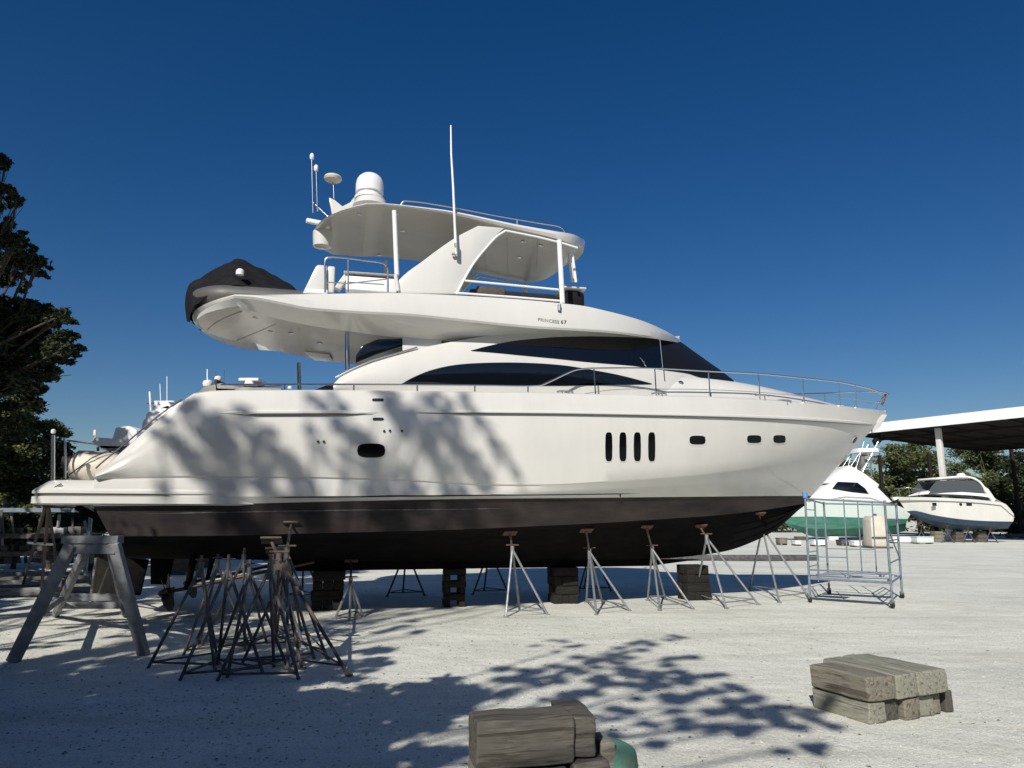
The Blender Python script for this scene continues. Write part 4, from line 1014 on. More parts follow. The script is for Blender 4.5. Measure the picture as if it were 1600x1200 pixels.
for wd, m_, lb, dz, ln, off in ((.27, 'lichen', 'bottom block at the near corner of the right pile, its pale end facing front', 0, .84, 0), (.25, 'timberd', 'bottom block with a dark brown end, second from the near corner of the right pile', 0, .8, .02), (.25, 'timber', 'bottom block with a grey end in the middle of the right pile', 0, .86, -.01), (.27, 'lichen', 'bottom block with a greenish end, fourth from the near corner of the right pile', 0, .8, .01), (.14, 'timber', 'thin tan bottom block at the right end of the right pile', 0, .78, .02)):
    c = Rc + eR * (x_ + wd / 2 + .01) * KS + eL * (.42 + off) * KS; block(lb, c, (ln, wd - .012, .235), angL + random.uniform(-.012, .012), m_, GR, 0); x_ += wd
c = V(gp(1486, 1113)); block('narrow dark block standing off the right end of the right pile', c + eL * .12, (.26, .12, .24), angL + .05, 'timberd', GR, 0)
x_ = -.02
for wd, m_, lb, off, dz in ((.42, 'timber', 'top block with a long mossy side, at the left of the right pile', .39, .0), (.32, 'lichen', 'top block with a pale green end, middle of the right pile', .50, .0), (.47, 'lichen', 'wide mossy top block at the right of the right pile', .50, .01)):
    c = Rc + eR * (x_ + wd / 2) * KS + eL * off * KS; block(lb, c, (.86 if off < .4 else 1.12, wd - .012, .26), angL + random.uniform(-.02, .02), m_, GR, .242 + dz); x_ += wd
GFp = 'timber blocks in the pile cut by the bottom edge of the photo'
e = math.atan2(.13, .80)
def at0(x, y, z): return V((x, y, 0))
A0 = V(at_z(750, 1128, .70 * KS)); A0.z = 0; A1 = V(at_z(893, 1119, .70 * KS)); A1.z = 0; dA = (A1 - A0).normalized(); nA = V((-dA.y, dA.x, 0)); aA = math.atan2(dA.y, dA.x)
LA = (A1 - A0).length / KS; dA = dA * KS; nA = nA * KS
block('largest dark block on top of the front pile, its long side facing the camera', A0 + dA * (LA / 2 + .0) + nA * .19, (LA + .06, .36, .35), aA, 'timberd', GFp, .345)
block('slanted dark block on the top right of the front pile, behind the largest one', A0 + dA * (LA + .12) + nA * .36, (.24, .62, .30), aA - .08, 'timberd', GFp, .375)
block('lower block under the left end of the front pile', A0 + dA * .16 + nA * .22, (.32, .5, .33), aA + .03, 'timber', GFp, .008)
block('lower dark block in the middle of the front pile', A0 + dA * .52 + nA * .2, (.34, .5, .33), aA - .02, 'timberd', GFp, .006)
block('lower dark block under the slanted one in the front pile', A0 + dA * .88 + nA * .24, (.3, .5, .35), aA + .02, 'timberd', GFp, .006)
block('tan upright block beside the teal cover in the front pile', A0 + dA * 1.09 + nA * .33, (.13, .3, .44), aA, 'timber', GFp, .003)
tc_ = A0 + dA * 1.19 + nA * .36
mbt = MB(); rows = []
for i in range(15):
    u = i / 14; row = []
    for j in range(25):
        a = 2 * pi * j / 24; r_ = .19 * (1 + .05 * sin(5 * a + 3 * u)) * (1 - .85 * max(0, (u - .6) / .4) ** 2.4)
        row.append((r_ * 1.05 * cos(a) - .05 * u, r_ * .9 * sin(a), .38 * (1 - (1 - u) ** 1.25)))
    rows.append(row)
mbt.grid(rows); o = mbt.build('covered_bucket', M['teal'], None, smooth=60); o.location = (tc_.x, tc_.y, .001)
tag(o, 'teal canvas cover rounded over a bucket at the right end of the front pile', 'canvas cover')

# ------------------------------------------------------------------ foliage
def crown(name, clusters, m, parent, leaf=.13, per=420, clump=.34, seed=1, flat=.75):
    """clusters: (centre, radius). Leaves gather in clumps inside each cluster."""
    rg = np.random.default_rng(seed); P = []
    for c, r_ in clusters:
        c = np.array(c, float); n = max(12, int(per * (r_ ** 2))); nc = max(3, int(7 * r_ ** 1.6 / max(clump, .1) ** .6))
        d = rg.normal(size=(nc, 3)); d /= np.linalg.norm(d, axis=1)[:, None]; sub = c + d * (rg.random((nc, 1)) ** .45) * r_ * np.array([1, 1, flat])
        k = rg.integers(0, nc, n); P.append(sub[k] + rg.normal(size=(n, 3)) * clump * min(1, r_) * np.array([.55, .55, .33]))
    P = np.concatenate(P); n = len(P)
    a = rg.normal(size=(n, 3)); a[:, 2] *= .6; a /= np.linalg.norm(a, axis=1)[:, None]
    b_ = np.cross(a, rg.normal(size=(n, 3))); b_ /= np.linalg.norm(b_, axis=1)[:, None]
    L = leaf * (.6 + .8 * rg.random((n, 1)))
    v = np.empty((n, 4, 3)); v[:, 0] = P - a * L; v[:, 1] = P + b_ * L * .42; v[:, 2] = P + a * L; v[:, 3] = P - b_ * L * .42
    bend = np.cross(a, b_); v[:, 0] -= bend * L * .15; v[:, 2] -= bend * L * .15
    off = WL.get(parent.name, V((0, 0, 0))); v -= np.array(off)
    me = bpy.data.meshes.new(name); me.vertices.add(n * 4); me.vertices.foreach_set('co', v.reshape(-1).astype(np.float32))
    me.loops.add(n * 4); me.loops.foreach_set('vertex_index', np.arange(n * 4, dtype=np.int32)); me.polygons.add(n)
    me.polygons.foreach_set('loop_start', np.arange(0, n * 4, 4, dtype=np.int32)); me.update(calc_edges=True); me.validate()
    me.materials.append(m); o = bpy.data.objects.new(name, me); COL.objects.link(o); o.parent = parent; return o
def limbs(parent, base, fork, clusters, r0, m=M['bark'], seed=0, every=1):
    rd_ = random.Random(seed); mb = MB(); base = V(base); fork = V(fork)
    mb.tube([base - V((0, 0, .1)), base + V((0, 0, .4)), base.lerp(fork, .5) + V((rd_.uniform(-.15, .15), 0, 0)), fork], [r0 * 1.5, r0 * 1.1, r0 * .95, r0 * .8], 10)
    for c, r_ in clusters[::every]:
        c = V(c); d = (c - fork); p1 = fork + d * .35 + V((rd_.uniform(-.1, .1), rd_.uniform(-.1, .1), .08)) * d.length; p2 = fork + d * .7 + V((rd_.uniform(-.06, .06), rd_.uniform(-.06, .06), .04)) * d.length
        rr_ = max(.02, r0 * .38)
        mb.tube([fork, p1, p2, c], [rr_, rr_ * .7, rr_ * .42, rr_ * .15], 6)
        for q in range(3):
            e_ = c + V((rd_.uniform(-1, 1), rd_.uniform(-1, 1), rd_.uniform(-.6, .6))) * r_ * .8
            mb.tube([p2.lerp(c, .4), e_], [rr_ * .2, rr_ * .06], 4)
    return mb.build('trunk', m, parent, smooth=60)
def tree(label, base, fork, clusters, r0, leafm='leaf', leaf=.13, per=420, clump=.34, seed=1, group=None, every=1, name='oak_tree', cat='tree'):
    t_ = thing(name, label, cat, base, group)
    limbs(t_, base, fork, clusters, r0, seed=seed, every=every); crown('crown', clusters, M[leafm], t_, leaf, per, clump, seed); return t_

# visible dark oak at the left edge
cl = []
rj = random.Random(9)
for x, y, r_ in ((10, 255, 14), (-30, 250, 26), (12, 300, 14), (28, 316, 9), (-25, 320, 24), (8, 362, 22), (30, 378, 16), (40, 405, 25), (62, 418, 16), (15, 425, 26), (-30, 400, 40), (30, 485, 26), (70, 490, 20), (95, 496, 14), (10, 505, 34), (58, 520, 30), (100, 540, 22), (120, 548, 12), (80, 575, 24), (30, 565, 40), (-40, 540, 60), (20, 600, 36), (55, 598, 16), (-30, 620, 50)):
    D_ = 15.5 + random.uniform(-1.1, 1.1); cl.append((at_y(x, y, D_), r_ * D_ / FPX * 1.3))
    for q in range(9): cl.append((at_y(x - 4 + rj.uniform(-1.1, .8) * r_, y + rj.uniform(-.7, .7) * r_, D_ + rj.uniform(-.8, .8)), r_ * rj.uniform(.4, .8) * D_ / FPX * 1.1))
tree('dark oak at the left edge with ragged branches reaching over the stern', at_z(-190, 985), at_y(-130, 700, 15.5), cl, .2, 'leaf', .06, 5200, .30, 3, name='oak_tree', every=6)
cl = []
for x, y, r_ in ((20, 650, 34), (60, 668, 26), (88, 680, 14), (30, 700, 40), (70, 715, 30), (100, 700, 12), (20, 750, 45), (60, 762, 34), (90, 745, 22), (-40, 700, 60), (-40, 770, 50), (30, 640, 24), (75, 778, 22), (100, 775, 16)):
    D_ = 34 + random.uniform(-2, 2); cl.append((at_y(x, y, D_), r_ * D_ / FPX * 1.1))
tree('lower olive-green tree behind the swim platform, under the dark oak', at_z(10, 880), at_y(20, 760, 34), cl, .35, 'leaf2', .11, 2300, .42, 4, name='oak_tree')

for x, lb in ((-30, 'dark shrub at the far left edge behind the steel rack'), (25, 'dark shrub behind the middle of the steel rack'), (80, 'dark shrub behind the right half of the steel rack'), (135, 'dark shrub behind the right post of the steel rack')):
    cl = [(at_y(x + random.uniform(-26, 26), random.uniform(806, 850), 31 + random.uniform(-1, 1)), random.uniform(.5, .8)) for _ in range(9)]
    b0 = at_y(x, 850, 31); b0 = (b0[0], 31, 0); tree(lb, b0, (b0[0], 31, .8), cl, .08, 'leaf', .10, 900, .35, 60 + x, 'dark shrubs behind the steel rack', name='shrub', cat='shrub')

# trees behind the camera, up-sun of everything their shade falls on
def pix(P):
    x_, y_, z_ = P[0], P[1], P[2] - EYE; d_ = y_ * cos(PITCH) + z_ * sin(PITCH)
    if d_ < .2: return None
    return 800 + FPX * x_ / d_, 600 - FPX * (z_ * cos(PITCH) - y_ * sin(PITCH)) / d_
def overhead(S, Yp, m=90, r_=.5):      # up-sun spot near Yp that stays outside the frame
    while True:
        P = upsun(S, Yp); q = pix(P)
        if q is None or q[0] < -m - r_ * 300 or q[1] < -m - r_ * 300: return P
        Yp -= .5
def keeps_clear(P, r_):      # true when this clump's shade misses the sunlit stern, bow and upper works
    n_ = V((Y.T[0], Y.T[1], 0)); P = V(P); d_ = (P - V(Y.w(0, 2.5, 0))).dot(n_); h = P - SUNV * (d_ / SUNV.dot(n_)); q = pix(h); m = r_ * 75
    if q and h.z > .3 and (40 - m < q[0] < 225 + m) and 500 < q[1] < 806 + m: return False
    if q and h.z > .3 and (835 - m < q[0] < 1500) and 200 < q[1] < 800: return False
    if q and h.z > 4.8 - r_ * .5 and q[0] < 1500 and q[0] > 150: return False
    h = P - SUNV * ((P.y - 28) / SUNV.y); q = pix(h)
    if q and (120 < q[0] < 330) and 580 < q[1] < 720: return False
    return True
def upsun(S, Yp): k = (S[1] - Yp) / -SUNV.y; return V(S) + SUNV * k
hullT = []
for x, y, r_ in ((265, 690, .30), (295, 650, .22), (330, 660, .3), (345, 700, .34), (375, 720, .34), (320, 735, .3), (400, 680, .3), (430, 700, .28), (455, 735, .3), (410, 745, .25), (500, 640, .2), (540, 655, .28), (560, 690, .3), (590, 725, .32), (560, 740, .25), (610, 640, .32), (640, 665, .3), (665, 690, .34), (690, 640, .3), (700, 680, .3), (720, 720, .3), (750, 740, .26), (690, 740, .3), (740, 650, .22), (770, 690, .18), (790, 725, .17), (640, 600, .2), (590, 590, .22), (470, 760, .25), (640, 765, .2), (230, 735, .18), (500, 700, .15), (360, 790, .5), (600, 800, .5), (480, 810, .5), (720, 800, .4)):
    yp = -6.5 + random.uniform(-2, 2)
    for k in range(4):
        S = Y.w(*Y.on(x - 12 + 15 * k, y - 20 + 21 * k, 2.5)); hullT.append((upsun(S, yp + random.uniform(-.3, .3)), r_ * (.95 - .12 * k)))
hullT = [q for q in hullT if keeps_clear(*q)]
tree('tall oak behind the camera whose crown throws streaked shade on the yacht hull', (-13.5, -8.5, 0), (-12.0, -7.5, 8.5), hullT, .2, 'leaf', .09, 2300, .26, 11, every=4, group='oaks shading the yard')
gT = []
for x, y, r_ in ((770, 1062, .38), (820, 1068, .3), (840, 1050, .25), (900, 1045, .32), (950, 1030, .34), (1000, 1010, .30), (1040, 995, .22), (1070, 1020, .26), (1010, 1045, .36), (1080, 1055, .34), (1040, 1075, .34), (960, 1072, .34), (890, 1085, .3), (1100, 1085, .34), (1150, 1070, .2), (1160, 1100, .3), (1210, 1105, .28), (1250, 1128, .24), (1190, 1135, .24), (1120, 1130, .26), (1050, 1125, .25), (970, 1110, .22), (900, 1010, .17), (870, 1000, .14), (1290, 1110, .16), (1250, 1165, .16), (1010, 1165, .2), (920, 1150, .2), (850, 1110, .2), (760, 1090, .22)):
    gT.append((upsun(at_z(x, y), -3.2 + random.uniform(-.8, .8)), r_ * 1.45))
    gT.append((upsun(at_z(x - 30, y + 8), -3.2 + random.uniform(-.8, .8)), r_ * .7))
gT = [q for q in gT if keeps_clear(*q)]
tree('slender oak branch crown behind the camera shading the middle of the yard', (-9.0, -4.2, 0), (-6.8, -3.6, 5.2), gT, .15, 'leaf', .075, 4200, .17, 12, every=3, group='oaks shading the yard')
lT = []
rd_ = random.Random(5)
for i in range(380):
    x = rd_.uniform(-420, 700); y = 945 + 255 * rd_.random() ** .8
    if y < 1075 and x > 560 - (y - 940) * .2: continue
    if 1000 < y < 1060 and x > 520: continue
    if y > 1120 and 480 < x: r_ = .22
    else: r_ = rd_.uniform(.4, .75) * (1 if y > 1055 else .6)
    if y < 1035 and rd_.random() < .45: continue
    lT.append((overhead(at_z(x, y), 2.0 + rd_.uniform(-3, 3)), r_))
for x, y in ((640, 975), (600, 985), (560, 975), (660, 990), (520, 985), (740, 940)): lT.append((upsun(at_z(x, y), -2.6), .3))
for i in range(110):
    S = at_z(rd_.uniform(-150, 340), rd_.uniform(878, 965)); P = overhead(S, 3.0 + rd_.uniform(-3, 3), m=40)
    if P.z < 16: lT.append((P, rd_.uniform(.4, .6)))
for i in range(46):      # shade over the stored stands and the trestle's left leg
    S = (rd_.uniform(-4.9, -2.3), rd_.uniform(8.6, 10.4), rd_.uniform(.3, 1.6)); lT.append((overhead(S, 2.0 + rd_.uniform(-3, 3)), .36))
for i in range(22):
    f_ = rd_.random(); S = V(at_y(112 - 92 * f_ + rd_.uniform(-25, 25), 850 + 184 * f_, 10.8)); lT.append((overhead(S, 2.0 + rd_.uniform(-3, 3)), .34))
lT = [q for q in lT if keeps_clear(*q)]
tree('broad oak behind and left of the camera shading the stored stands', (-12, -1.5, 0), (-11, -1.2, 4.6), lT, .3, 'leaf', .09, 3200, .22, 13, every=7, group='oaks shading the yard')
lT = []
for i in range(170):
    S = (rd_.uniform(-30, -6), rd_.uniform(13, 44), rd_.uniform(0, 2.5))
    h_ = max(9, (.80 * S[1] + S[0] + 2.2) / 1.05); z_ = S[2] + h_ * .70
    if z_ > 15: continue
    lT.append((V((S[0] - .309 * h_, S[1] - .951 * h_, z_)), rd_.uniform(.8, 1.25)))
lT = [q for q in lT if q[0].x < -.78 * max(q[0].y, 0) - 2.5]
lT = [q for q in lT if keeps_clear(*q)]
tree('wide oak left of the frame shading the racks and timbers at the far left', (-22, 6.0, 0), (-21, 6.0, 5.5), lT, .4, 'leaf', .16, 1000, .45, 14, every=6, group='oaks shading the yard')

# far tree line on the right, seen under the shed roof and behind the boats
GT = 'trees along the far side of the yard'
fl = [((1392, 770), 104, [(1392, 715, 26), (1400, 750, 30), (1385, 785, 34), (1420, 790, 30), (1410, 730, 20), (1370, 760, 24)], 'leaf3', 'yellow-green bushy tree beside the flybridge boat, left end of the far row'),
      ((1440, 790), 100, [(1440, 715, 24), (1450, 745, 28), (1435, 775, 34), (1460, 800, 30), (1425, 700, 12), (1462, 720, 14)], 'leaf2', 'rounded mid-green tree left of the white shed column'),
      ((1500, 790), 110, [(1500, 705, 16), (1520, 720, 18), (1490, 735, 14), (1480, 775, 26), (1515, 760, 22), (1505, 800, 30)], 'leaf3', 'thin tree with sky gaps just right of the white shed column'),
      ((1545, 790), 98, [(1535, 702, 22), (1550, 725, 30), (1530, 760, 32), (1565, 770, 32), (1545, 805, 32), (1520, 690, 12)], 'leaf2', 'dense dark green tree behind the cruiser cabin'),
      ((1600, 800), 92, [(1590, 722, 24), (1610, 740, 30), (1580, 765, 30), (1600, 800, 34), (1640, 760, 50), (1590, 830, 22)], 'leaf', 'darkest tree at the right edge of the frame'),
      ((1680, 800), 95, [(1690, 730, 50), (1660, 780, 40), (1700, 800, 40)], 'leaf2', 'tree just outside the right edge of the frame'),
      ((1340, 800), 112, [(1335, 740, 30), (1320, 780, 36), (1350, 800, 34)], 'leaf3', 'far tree behind the bow of the yacht'),
      ((1250, 800), 118, [(1250, 770, 40), (1220, 800, 34), (1280, 805, 34)], 'leaf2', 'low far tree hidden mostly behind the yacht bow'),]
for i, ((x, y), D_, cls, lm, lb) in enumerate(fl):
    cl = [(at_y(a_, b_, D_ + random.uniform(-3, 3)), r_ * D_ / FPX) for a_, b_, r_ in cls]
    base = at_y(x, 840, D_); base = (base[0], D_, 0)
    tree(lb, base, (base[0], D_, 4), cl, .3, lm, .24, 330, .8, 30 + i, GT, name='broadleaf_tree')
ud = [((x + random.uniform(-20, 20)), random.uniform(120, 135)) for x in range(-200, 1900, 55)]
hb = thing('far_woodland', 'tmp', 'trees', (0, 130, 0)); 
cl = [(at_y(x, random.uniform(775, 800), D_), random.uniform(3, 5)) for x, D_ in ud] + [(at_y(x, 822, D_), 3.5) for x, D_ in ud]
cw = crown('woodland', cl, M['leaf2'], hb, .42, 75, 1.2, 77); bpy.data.objects.remove(hb); cw.parent = None; cw.location = (0, 130, 0)
tag(cw, 'dark green woodland edge closing the far side of the boatyard', 'woodland', kind='stuff')

wb = thing('rear_sky_blocker', 'tmp', 'trees', (0, -34, 0)); cl = []  # unseen foliage ring added to keep bright low sky off the yard
for i in range(70):
    a_ = radians(-175 + 205 * i / 69 - 20); R_ = rd_.uniform(34, 42)
    for z in (2, 5.5, 9): cl.append((V((R_ * cos(a_), R_ * sin(a_), z + rd_.uniform(-1, 1))), rd_.uniform(3, 4.2)))
cl = [q for q in cl if q[0].y < 12 - .0 * q[0].x]
cw = crown('woodland', cl, M['leaf2'], wb, .5, 45, 1.3, 79); bpy.data.objects.remove(wb); cw.parent = None; cw.location = (0, -34, 0)
tag(cw, 'tall dark woodland closing the near side of the boatyard, behind the camera', 'woodland', kind='stuff')

# ------------------------------------------------------------------ shed
sh = thing('boat_shed', 'long open-sided boat storage shed with white roof edge and dark underside, at the right', 'shed', (48, 78, 0))
zf = at_y(1467, 652, 70)[2]
fa = [(1340, 665.5, 76), (1382, 661, 74), (1467, 651.5, 70), (1600, 637, 64), (1760, 617, 57)]
pts = [V(at_y(x, y, D_)) for x, y, D_ in fa]
d0 = (pts[-1] - pts[0]); d0.z = 0; d0.normalize(); nrm = V((-d0.y, d0.x, 0)); nrm = nrm if nrm.y > 0 else -nrm
p0 = V((pts[0].x, pts[0].y, 0)); Ltot = (V((pts[-1].x, pts[-1].y, 0)) - p0).length
zt_ = sum(p.z for p in pts) / len(pts)
n_p = 14
for i in range(n_p):
    a_ = p0 + d0 * (Ltot * i / n_p + .004); b_ = p0 + d0 * (Ltot * (i + 1) / n_p - .004)
    MB().box((a_ + b_) / 2 + V((0, 0, zt_ - .45)) + nrm * .05, ((b_ - a_).length, .12, .95), Matrix.Rotation(math.atan2(d0.y, d0.x), 3, 'Z')).build('fascia_panel', M['roofm'], sh)
Wd = 24
rf = MB()
q = [p0 - d0 * 1, p0 + d0 * (Ltot + 1), p0 + d0 * (Ltot + 1) + nrm * Wd, p0 - d0 * 1 + nrm * Wd]
rf.slab([q[0] + V((0, 0, zt_ - .05)) + nrm * .1, q[1] + V((0, 0, zt_ - .05)) + nrm * .1, q[2] + V((0, 0, zt_ - .6)), q[3] + V((0, 0, zt_ - .6))], (0, 0, .06)); rf.build('roof', M['roofm'], sh)
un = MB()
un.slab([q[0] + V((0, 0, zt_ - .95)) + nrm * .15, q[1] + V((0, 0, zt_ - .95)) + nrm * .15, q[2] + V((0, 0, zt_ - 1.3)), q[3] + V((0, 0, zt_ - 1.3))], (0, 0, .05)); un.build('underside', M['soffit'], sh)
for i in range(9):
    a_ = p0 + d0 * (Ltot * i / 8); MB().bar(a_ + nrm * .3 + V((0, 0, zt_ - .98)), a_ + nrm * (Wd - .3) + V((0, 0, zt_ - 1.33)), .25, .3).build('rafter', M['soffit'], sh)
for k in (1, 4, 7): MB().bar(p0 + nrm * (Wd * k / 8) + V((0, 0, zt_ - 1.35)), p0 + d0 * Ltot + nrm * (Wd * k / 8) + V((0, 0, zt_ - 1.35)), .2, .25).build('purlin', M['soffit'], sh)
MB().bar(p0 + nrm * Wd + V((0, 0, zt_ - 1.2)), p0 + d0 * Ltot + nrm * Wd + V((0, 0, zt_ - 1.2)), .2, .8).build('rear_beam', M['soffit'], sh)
cp = V(at_y(1475, 760, 70.5)); top_ = V(at_y(1467, 668, 70.5))
for dx in (0, 26, -26):
    c = V((cp.x - .15, cp.y, 0)) + d0 * dx + nrm * .3
    MB().box(c + V((0, 0, (zt_ - .9) / 2)), (.46, .46, zt_ - .9), Matrix.Rotation(math.atan2(d0.y, d0.x), 3, 'Z')).build('column', M['column'], sh, bevel=.03)
    MB().box(c + V((0, 0, .15)), (.9, .9, .3), Matrix.Rotation(math.atan2(d0.y, d0.x), 3, 'Z')).build('column_footing', M['column'], sh, bevel=.03)
for x, D_ in ((1378, 97), (1456, 94), (1587, 88)):
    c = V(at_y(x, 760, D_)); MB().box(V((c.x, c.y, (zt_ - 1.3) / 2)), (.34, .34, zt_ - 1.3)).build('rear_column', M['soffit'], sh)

# ------------------------------------------------------------------ other boats
def simple_boat(name, label, cat, cr_, hull_lv, mats, cabins, group=None, extra=None):
    q = cr_.w(5, 0, 0); r_ = thing(name, label, cat, q, group)
    top, mid_, low, keel = hull_lv
    m1 = cr_.loft([top, cr_.lerp(top, mid_, .5, .06), mid_]); cr_.across(top, m1, .05, 6); cr_.endcap([top, mid_], m1); m1.build('hull', mats[0], r_, smooth=35)
    m2 = cr_.loft([mid_, low, keel]); cr_.endcap([mid_, low, keel], m2); m2.build('bottom', mats[1], r_, smooth=25)
    return r_
# sport cruiser, bow to the left (mirrored craft: S points to the left)
def fit_left(a, L, hb, x0, y0, x1, y1):      # stern at the right (x0), bow tip at the left (x1)
    lo, hi = 20, 200
    for _ in range(60):
        D_ = (lo + hi) / 2; P = at_y(x0, y0, D_); S = np.array([-cos(a), sin(a)]); T = np.array([-sin(a), -cos(a)])
        O = P[:2] - T * hb; q = O + S * L; r_ = at_y(x1, y1, q[1])
        if r_[0] > q[0]: lo = D_
        else: hi = D_
    c = Craft(0, O); c.S = S; c.T = T; c.O = O; return c
K = fit_left(radians(-8), 10.2, 1.5, 1584, 805, 1402, 776)
k1 = K.level([(1584, 803), (1570, 787), (1540, 782), (1500, 779), (1450, 777), (1402, 777)], 1.55, 5, 2.4, 50)
k2 = K.level([(1583, 815), (1540, 814), (1500, 811), (1460, 805), (1430, 798), (1416, 799)], 1.5, 4.5, 2.2, 50)
k3 = K.level([(1578, 821), (1540, 822), (1500, 820), (1460, 814), (1435, 806), (1418, 800)], 1.35, 4, 2, 50)
k4 = K.level([(1575, 826), (1530, 828), (1490, 828), (1460, 822), (1440, 813), (1419, 800.5)], .1, 4, 2, 50)
sb = simple_boat('sport_cruiser', 'white sport cruiser with navy bottom blocked up under the shed roof edge at the right', 'motorboat', K, (k1, k2, k3, k4), (M['gel'], M['navy']), None)
c1 = K.level([(1572, 788), (1550, 778), (1500, 773), (1450, 772), (1415, 776)], 1.3, 4.5, 2.2, 40); c2 = K.level([(1560, 784), (1540, 770), (1510, 765), (1475, 765), (1445, 769), (1420, 775)], 1.1, 4.5, 2.2, 40)
m_ = K.loft([c1, c2]); K.across(c2, m_, .05, 6); m_.build('foredeck', M['plastic'], sb, smooth=50)
g1 = [(1452, 768), (1465, 755), (1500, 752), (1530, 757), (1540, 770)]
def kp(x, y, t_): return V(K.w(*K.on(x, y, t_)))
for t_ in (1.15, -1.15):
    MB().slab([kp(x, y, 1.15) + V(K.w(0, t_ - 1.15, 0)) - V(K.w(0, 0, 0)) for x, y in ((1450, 768), (1463, 751), (1522, 751), (1535, 761), (1539, 771))], V(K.w(0, .05, 0)) - V(K.w(0, 0, 0))).build('side_glass', M['smoke'], sb)
    arc = catmull([(1462, 748), (1510, 745), (1528, 751), (1540, 765), (1552, 782)], 4)
    MB().tube([kp(x, y, 1.2) + V(K.w(0, t_ - 1.15, 0)) - V(K.w(0, 0, 0)) for x, y in arc], [.1] * (len(arc) - 5) + [.22] * 5, 8).build('arch', M['plastic'], sb, smooth=50)
a_, b_, c_, d_ = kp(1459, 749, 1.1), kp(1525, 748, 1.1), V(K.w(0, -2.2, 0)) - V(K.w(0, 0, 0)), V((0, 0, .12))
MB().slab([a_, b_, b_ + c_, a_ + c_], d_).build('cabin_top', M['plastic'], sb, bevel=.04)
MB().lathe(kp(1502, 746, .3), [(.35, 0), (.4, .15), (.3, .35), (.05, .4)], 16).build('radar_dome', M['plastic'], sb, smooth=50)
for x, w_ in ((1460, 7), (1514, 10)): MB().box(kp(x, 788, 1.56), (w_ * .055, .08, .28), Matrix.Rotation(radians(8), 3, 'Z')).build('porthole', M['glass'], sb, bevel=.02)
MB().lathe(kp(1501, 788, 1.6), [(.12, -.04), (.12, .04)], 12, V((0, -1, 0))).build('porthole', M['glass'], sb)
MB().tube([V(K.w(q[0], q[1] + .02, q[2] - .32)) for q in k1[::4]], .05).build('rubbing_strake', M['grey'], sb, smooth=50)
MB().tube([kp(x, y, t_) for x, y, t_ in ((1446, 766, 1.2), (1420, 762, 1.1), (1402, 763, .3), (1397, 764, 0), )], .025).build('bow_rail', M['steel'], sb, smooth=50)
for x, y in ((1436, 764), (1420, 762), (1404, 763)): MB().tube([kp(x, y, .9), kp(x + 2, y + 13, .9)], .02).build('stanchion', M['steel'], sb)
MB().slab([kp(x, y, .2) for x, y in ((1394, 777), (1404, 776), (1404, 779), (1398, 782))], (0, .3, 0)).build('anchor_roller', M['plastic'], sb)
GB = 'blocks and stands under the sport cruiser'
base_z = 0
for x, lb, m_ in ((1463, 'brown block stack under the forward end of the sport cruiser', 'timber'), (1495, 'dark block stack under the middle of the sport cruiser', 'timberd'), (1530, 'dark block stack under the aft half of the sport cruiser', 'timberd')):
    c = kp(x, 830, 0); kk = thing('block_stack', lb, 'block stack', (c.x, c.y, 0), GB); hgt = c.z
    for z in range(3): MB().box((c.x, c.y, hgt * (z + .5) / 3), (.9 - .1 * z, .9, hgt / 3 - .02)).build('timber', M[m_], kk, bevel=.02)
for x, lb in ((1480, 'jack stand under the cruiser between its brown and dark block stacks'), (1513, 'jack stand under the cruiser between its two dark block stacks'), (1548, 'jack stand under the stern quarter of the cruiser'), (1440, 'jack stand under the bow shoulder of the cruiser')):
    c = kp(x, 838, 1.7); c.z = 0; T3 = V((K.T[0], K.T[1], 0)); S3 = V((K.S[0], K.S[1], 0))
    jack('jack_stand', lb, c + V((0, 0, 1.0)), [c - S3 * .6, c + S3 * .6, c + T3 * .8], kp(x, 822, 1.2), 'galvd', 'jack stands round the sport cruiser', 'rust', .035)

# flybridge boat with pale mint topsides and green bottom, bow left behind the yacht
G = fit_left(radians(-6), 13.5, 1.9, 1424, 800, 1205, 790)
g1 = G.level([(1424, 800), (1400, 789), (1370, 783), (1320, 779), (1270, 781), (1205, 786)], 1.9, 6, 2.4, 50)
g2 = G.level([(1418, 811), (1380, 810), (1320, 808), (1270, 807), (1222, 808)], 1.8, 5, 2.2, 50)
g3 = G.level([(1416, 818), (1380, 823), (1320, 826), (1270, 826), (1226, 816)], 1.6, 5, 2, 50)
g4 = G.level([(1414, 830), (1380, 836), (1320, 838), (1270, 838), (1232, 822)], .1, 5, 2, 50)
gb = simple_boat('flybridge_boat', 'white flybridge boat with pale mint sides and green bottom, behind the scaffold', 'motorboat', G, (g1, g2, g3, g4), (M['mint'], M['green']), None)
def gpn(x, y, t_): return V(G.w(*G.on(x, y, t_)))
def gslab(pxs, t0, th, nm, m): return MB().slab([gpn(x, y, t0) for x, y in pxs], V(G.w(0, -th, 0)) - V(G.w(0, 0, 0))).build(nm, m, gb, bevel=.05)
gslab([(1262, 782), (1284, 764), (1305, 752), (1345, 750), (1372, 762), (1394, 784), (1380, 788)], 1.6, 3.2, 'cabin', M['plastic'])
gslab([(1290, 755), (1312, 736), (1328, 727), (1350, 739), (1374, 757), (1372, 762), (1340, 755)], 1.3, 2.6, 'flybridge', M['plastic'])
gslab([(1300, 764), (1309, 752.5), (1340, 754), (1352, 763), (1358, 772), (1330, 769)], 1.64, .05, 'cabin_window', M['glass'])
for x0, y0, x1, y1 in ((1338, 730, 1350, 690), (1362, 745, 1358, 695), (1345, 735, 1372, 700), (1330, 728, 1345, 705), (1330, 772, 1372, 690)):
    for t_ in (1.0, -1.0): MB().tube([gpn(x0, y0, 1.0) + V((0, -(t_ - 1), 0)), gpn(x1, y1, 1.0) + V((0, -(t_ - 1), 0))], .06).build('tower_tube', M['steel'], gb, smooth=50)
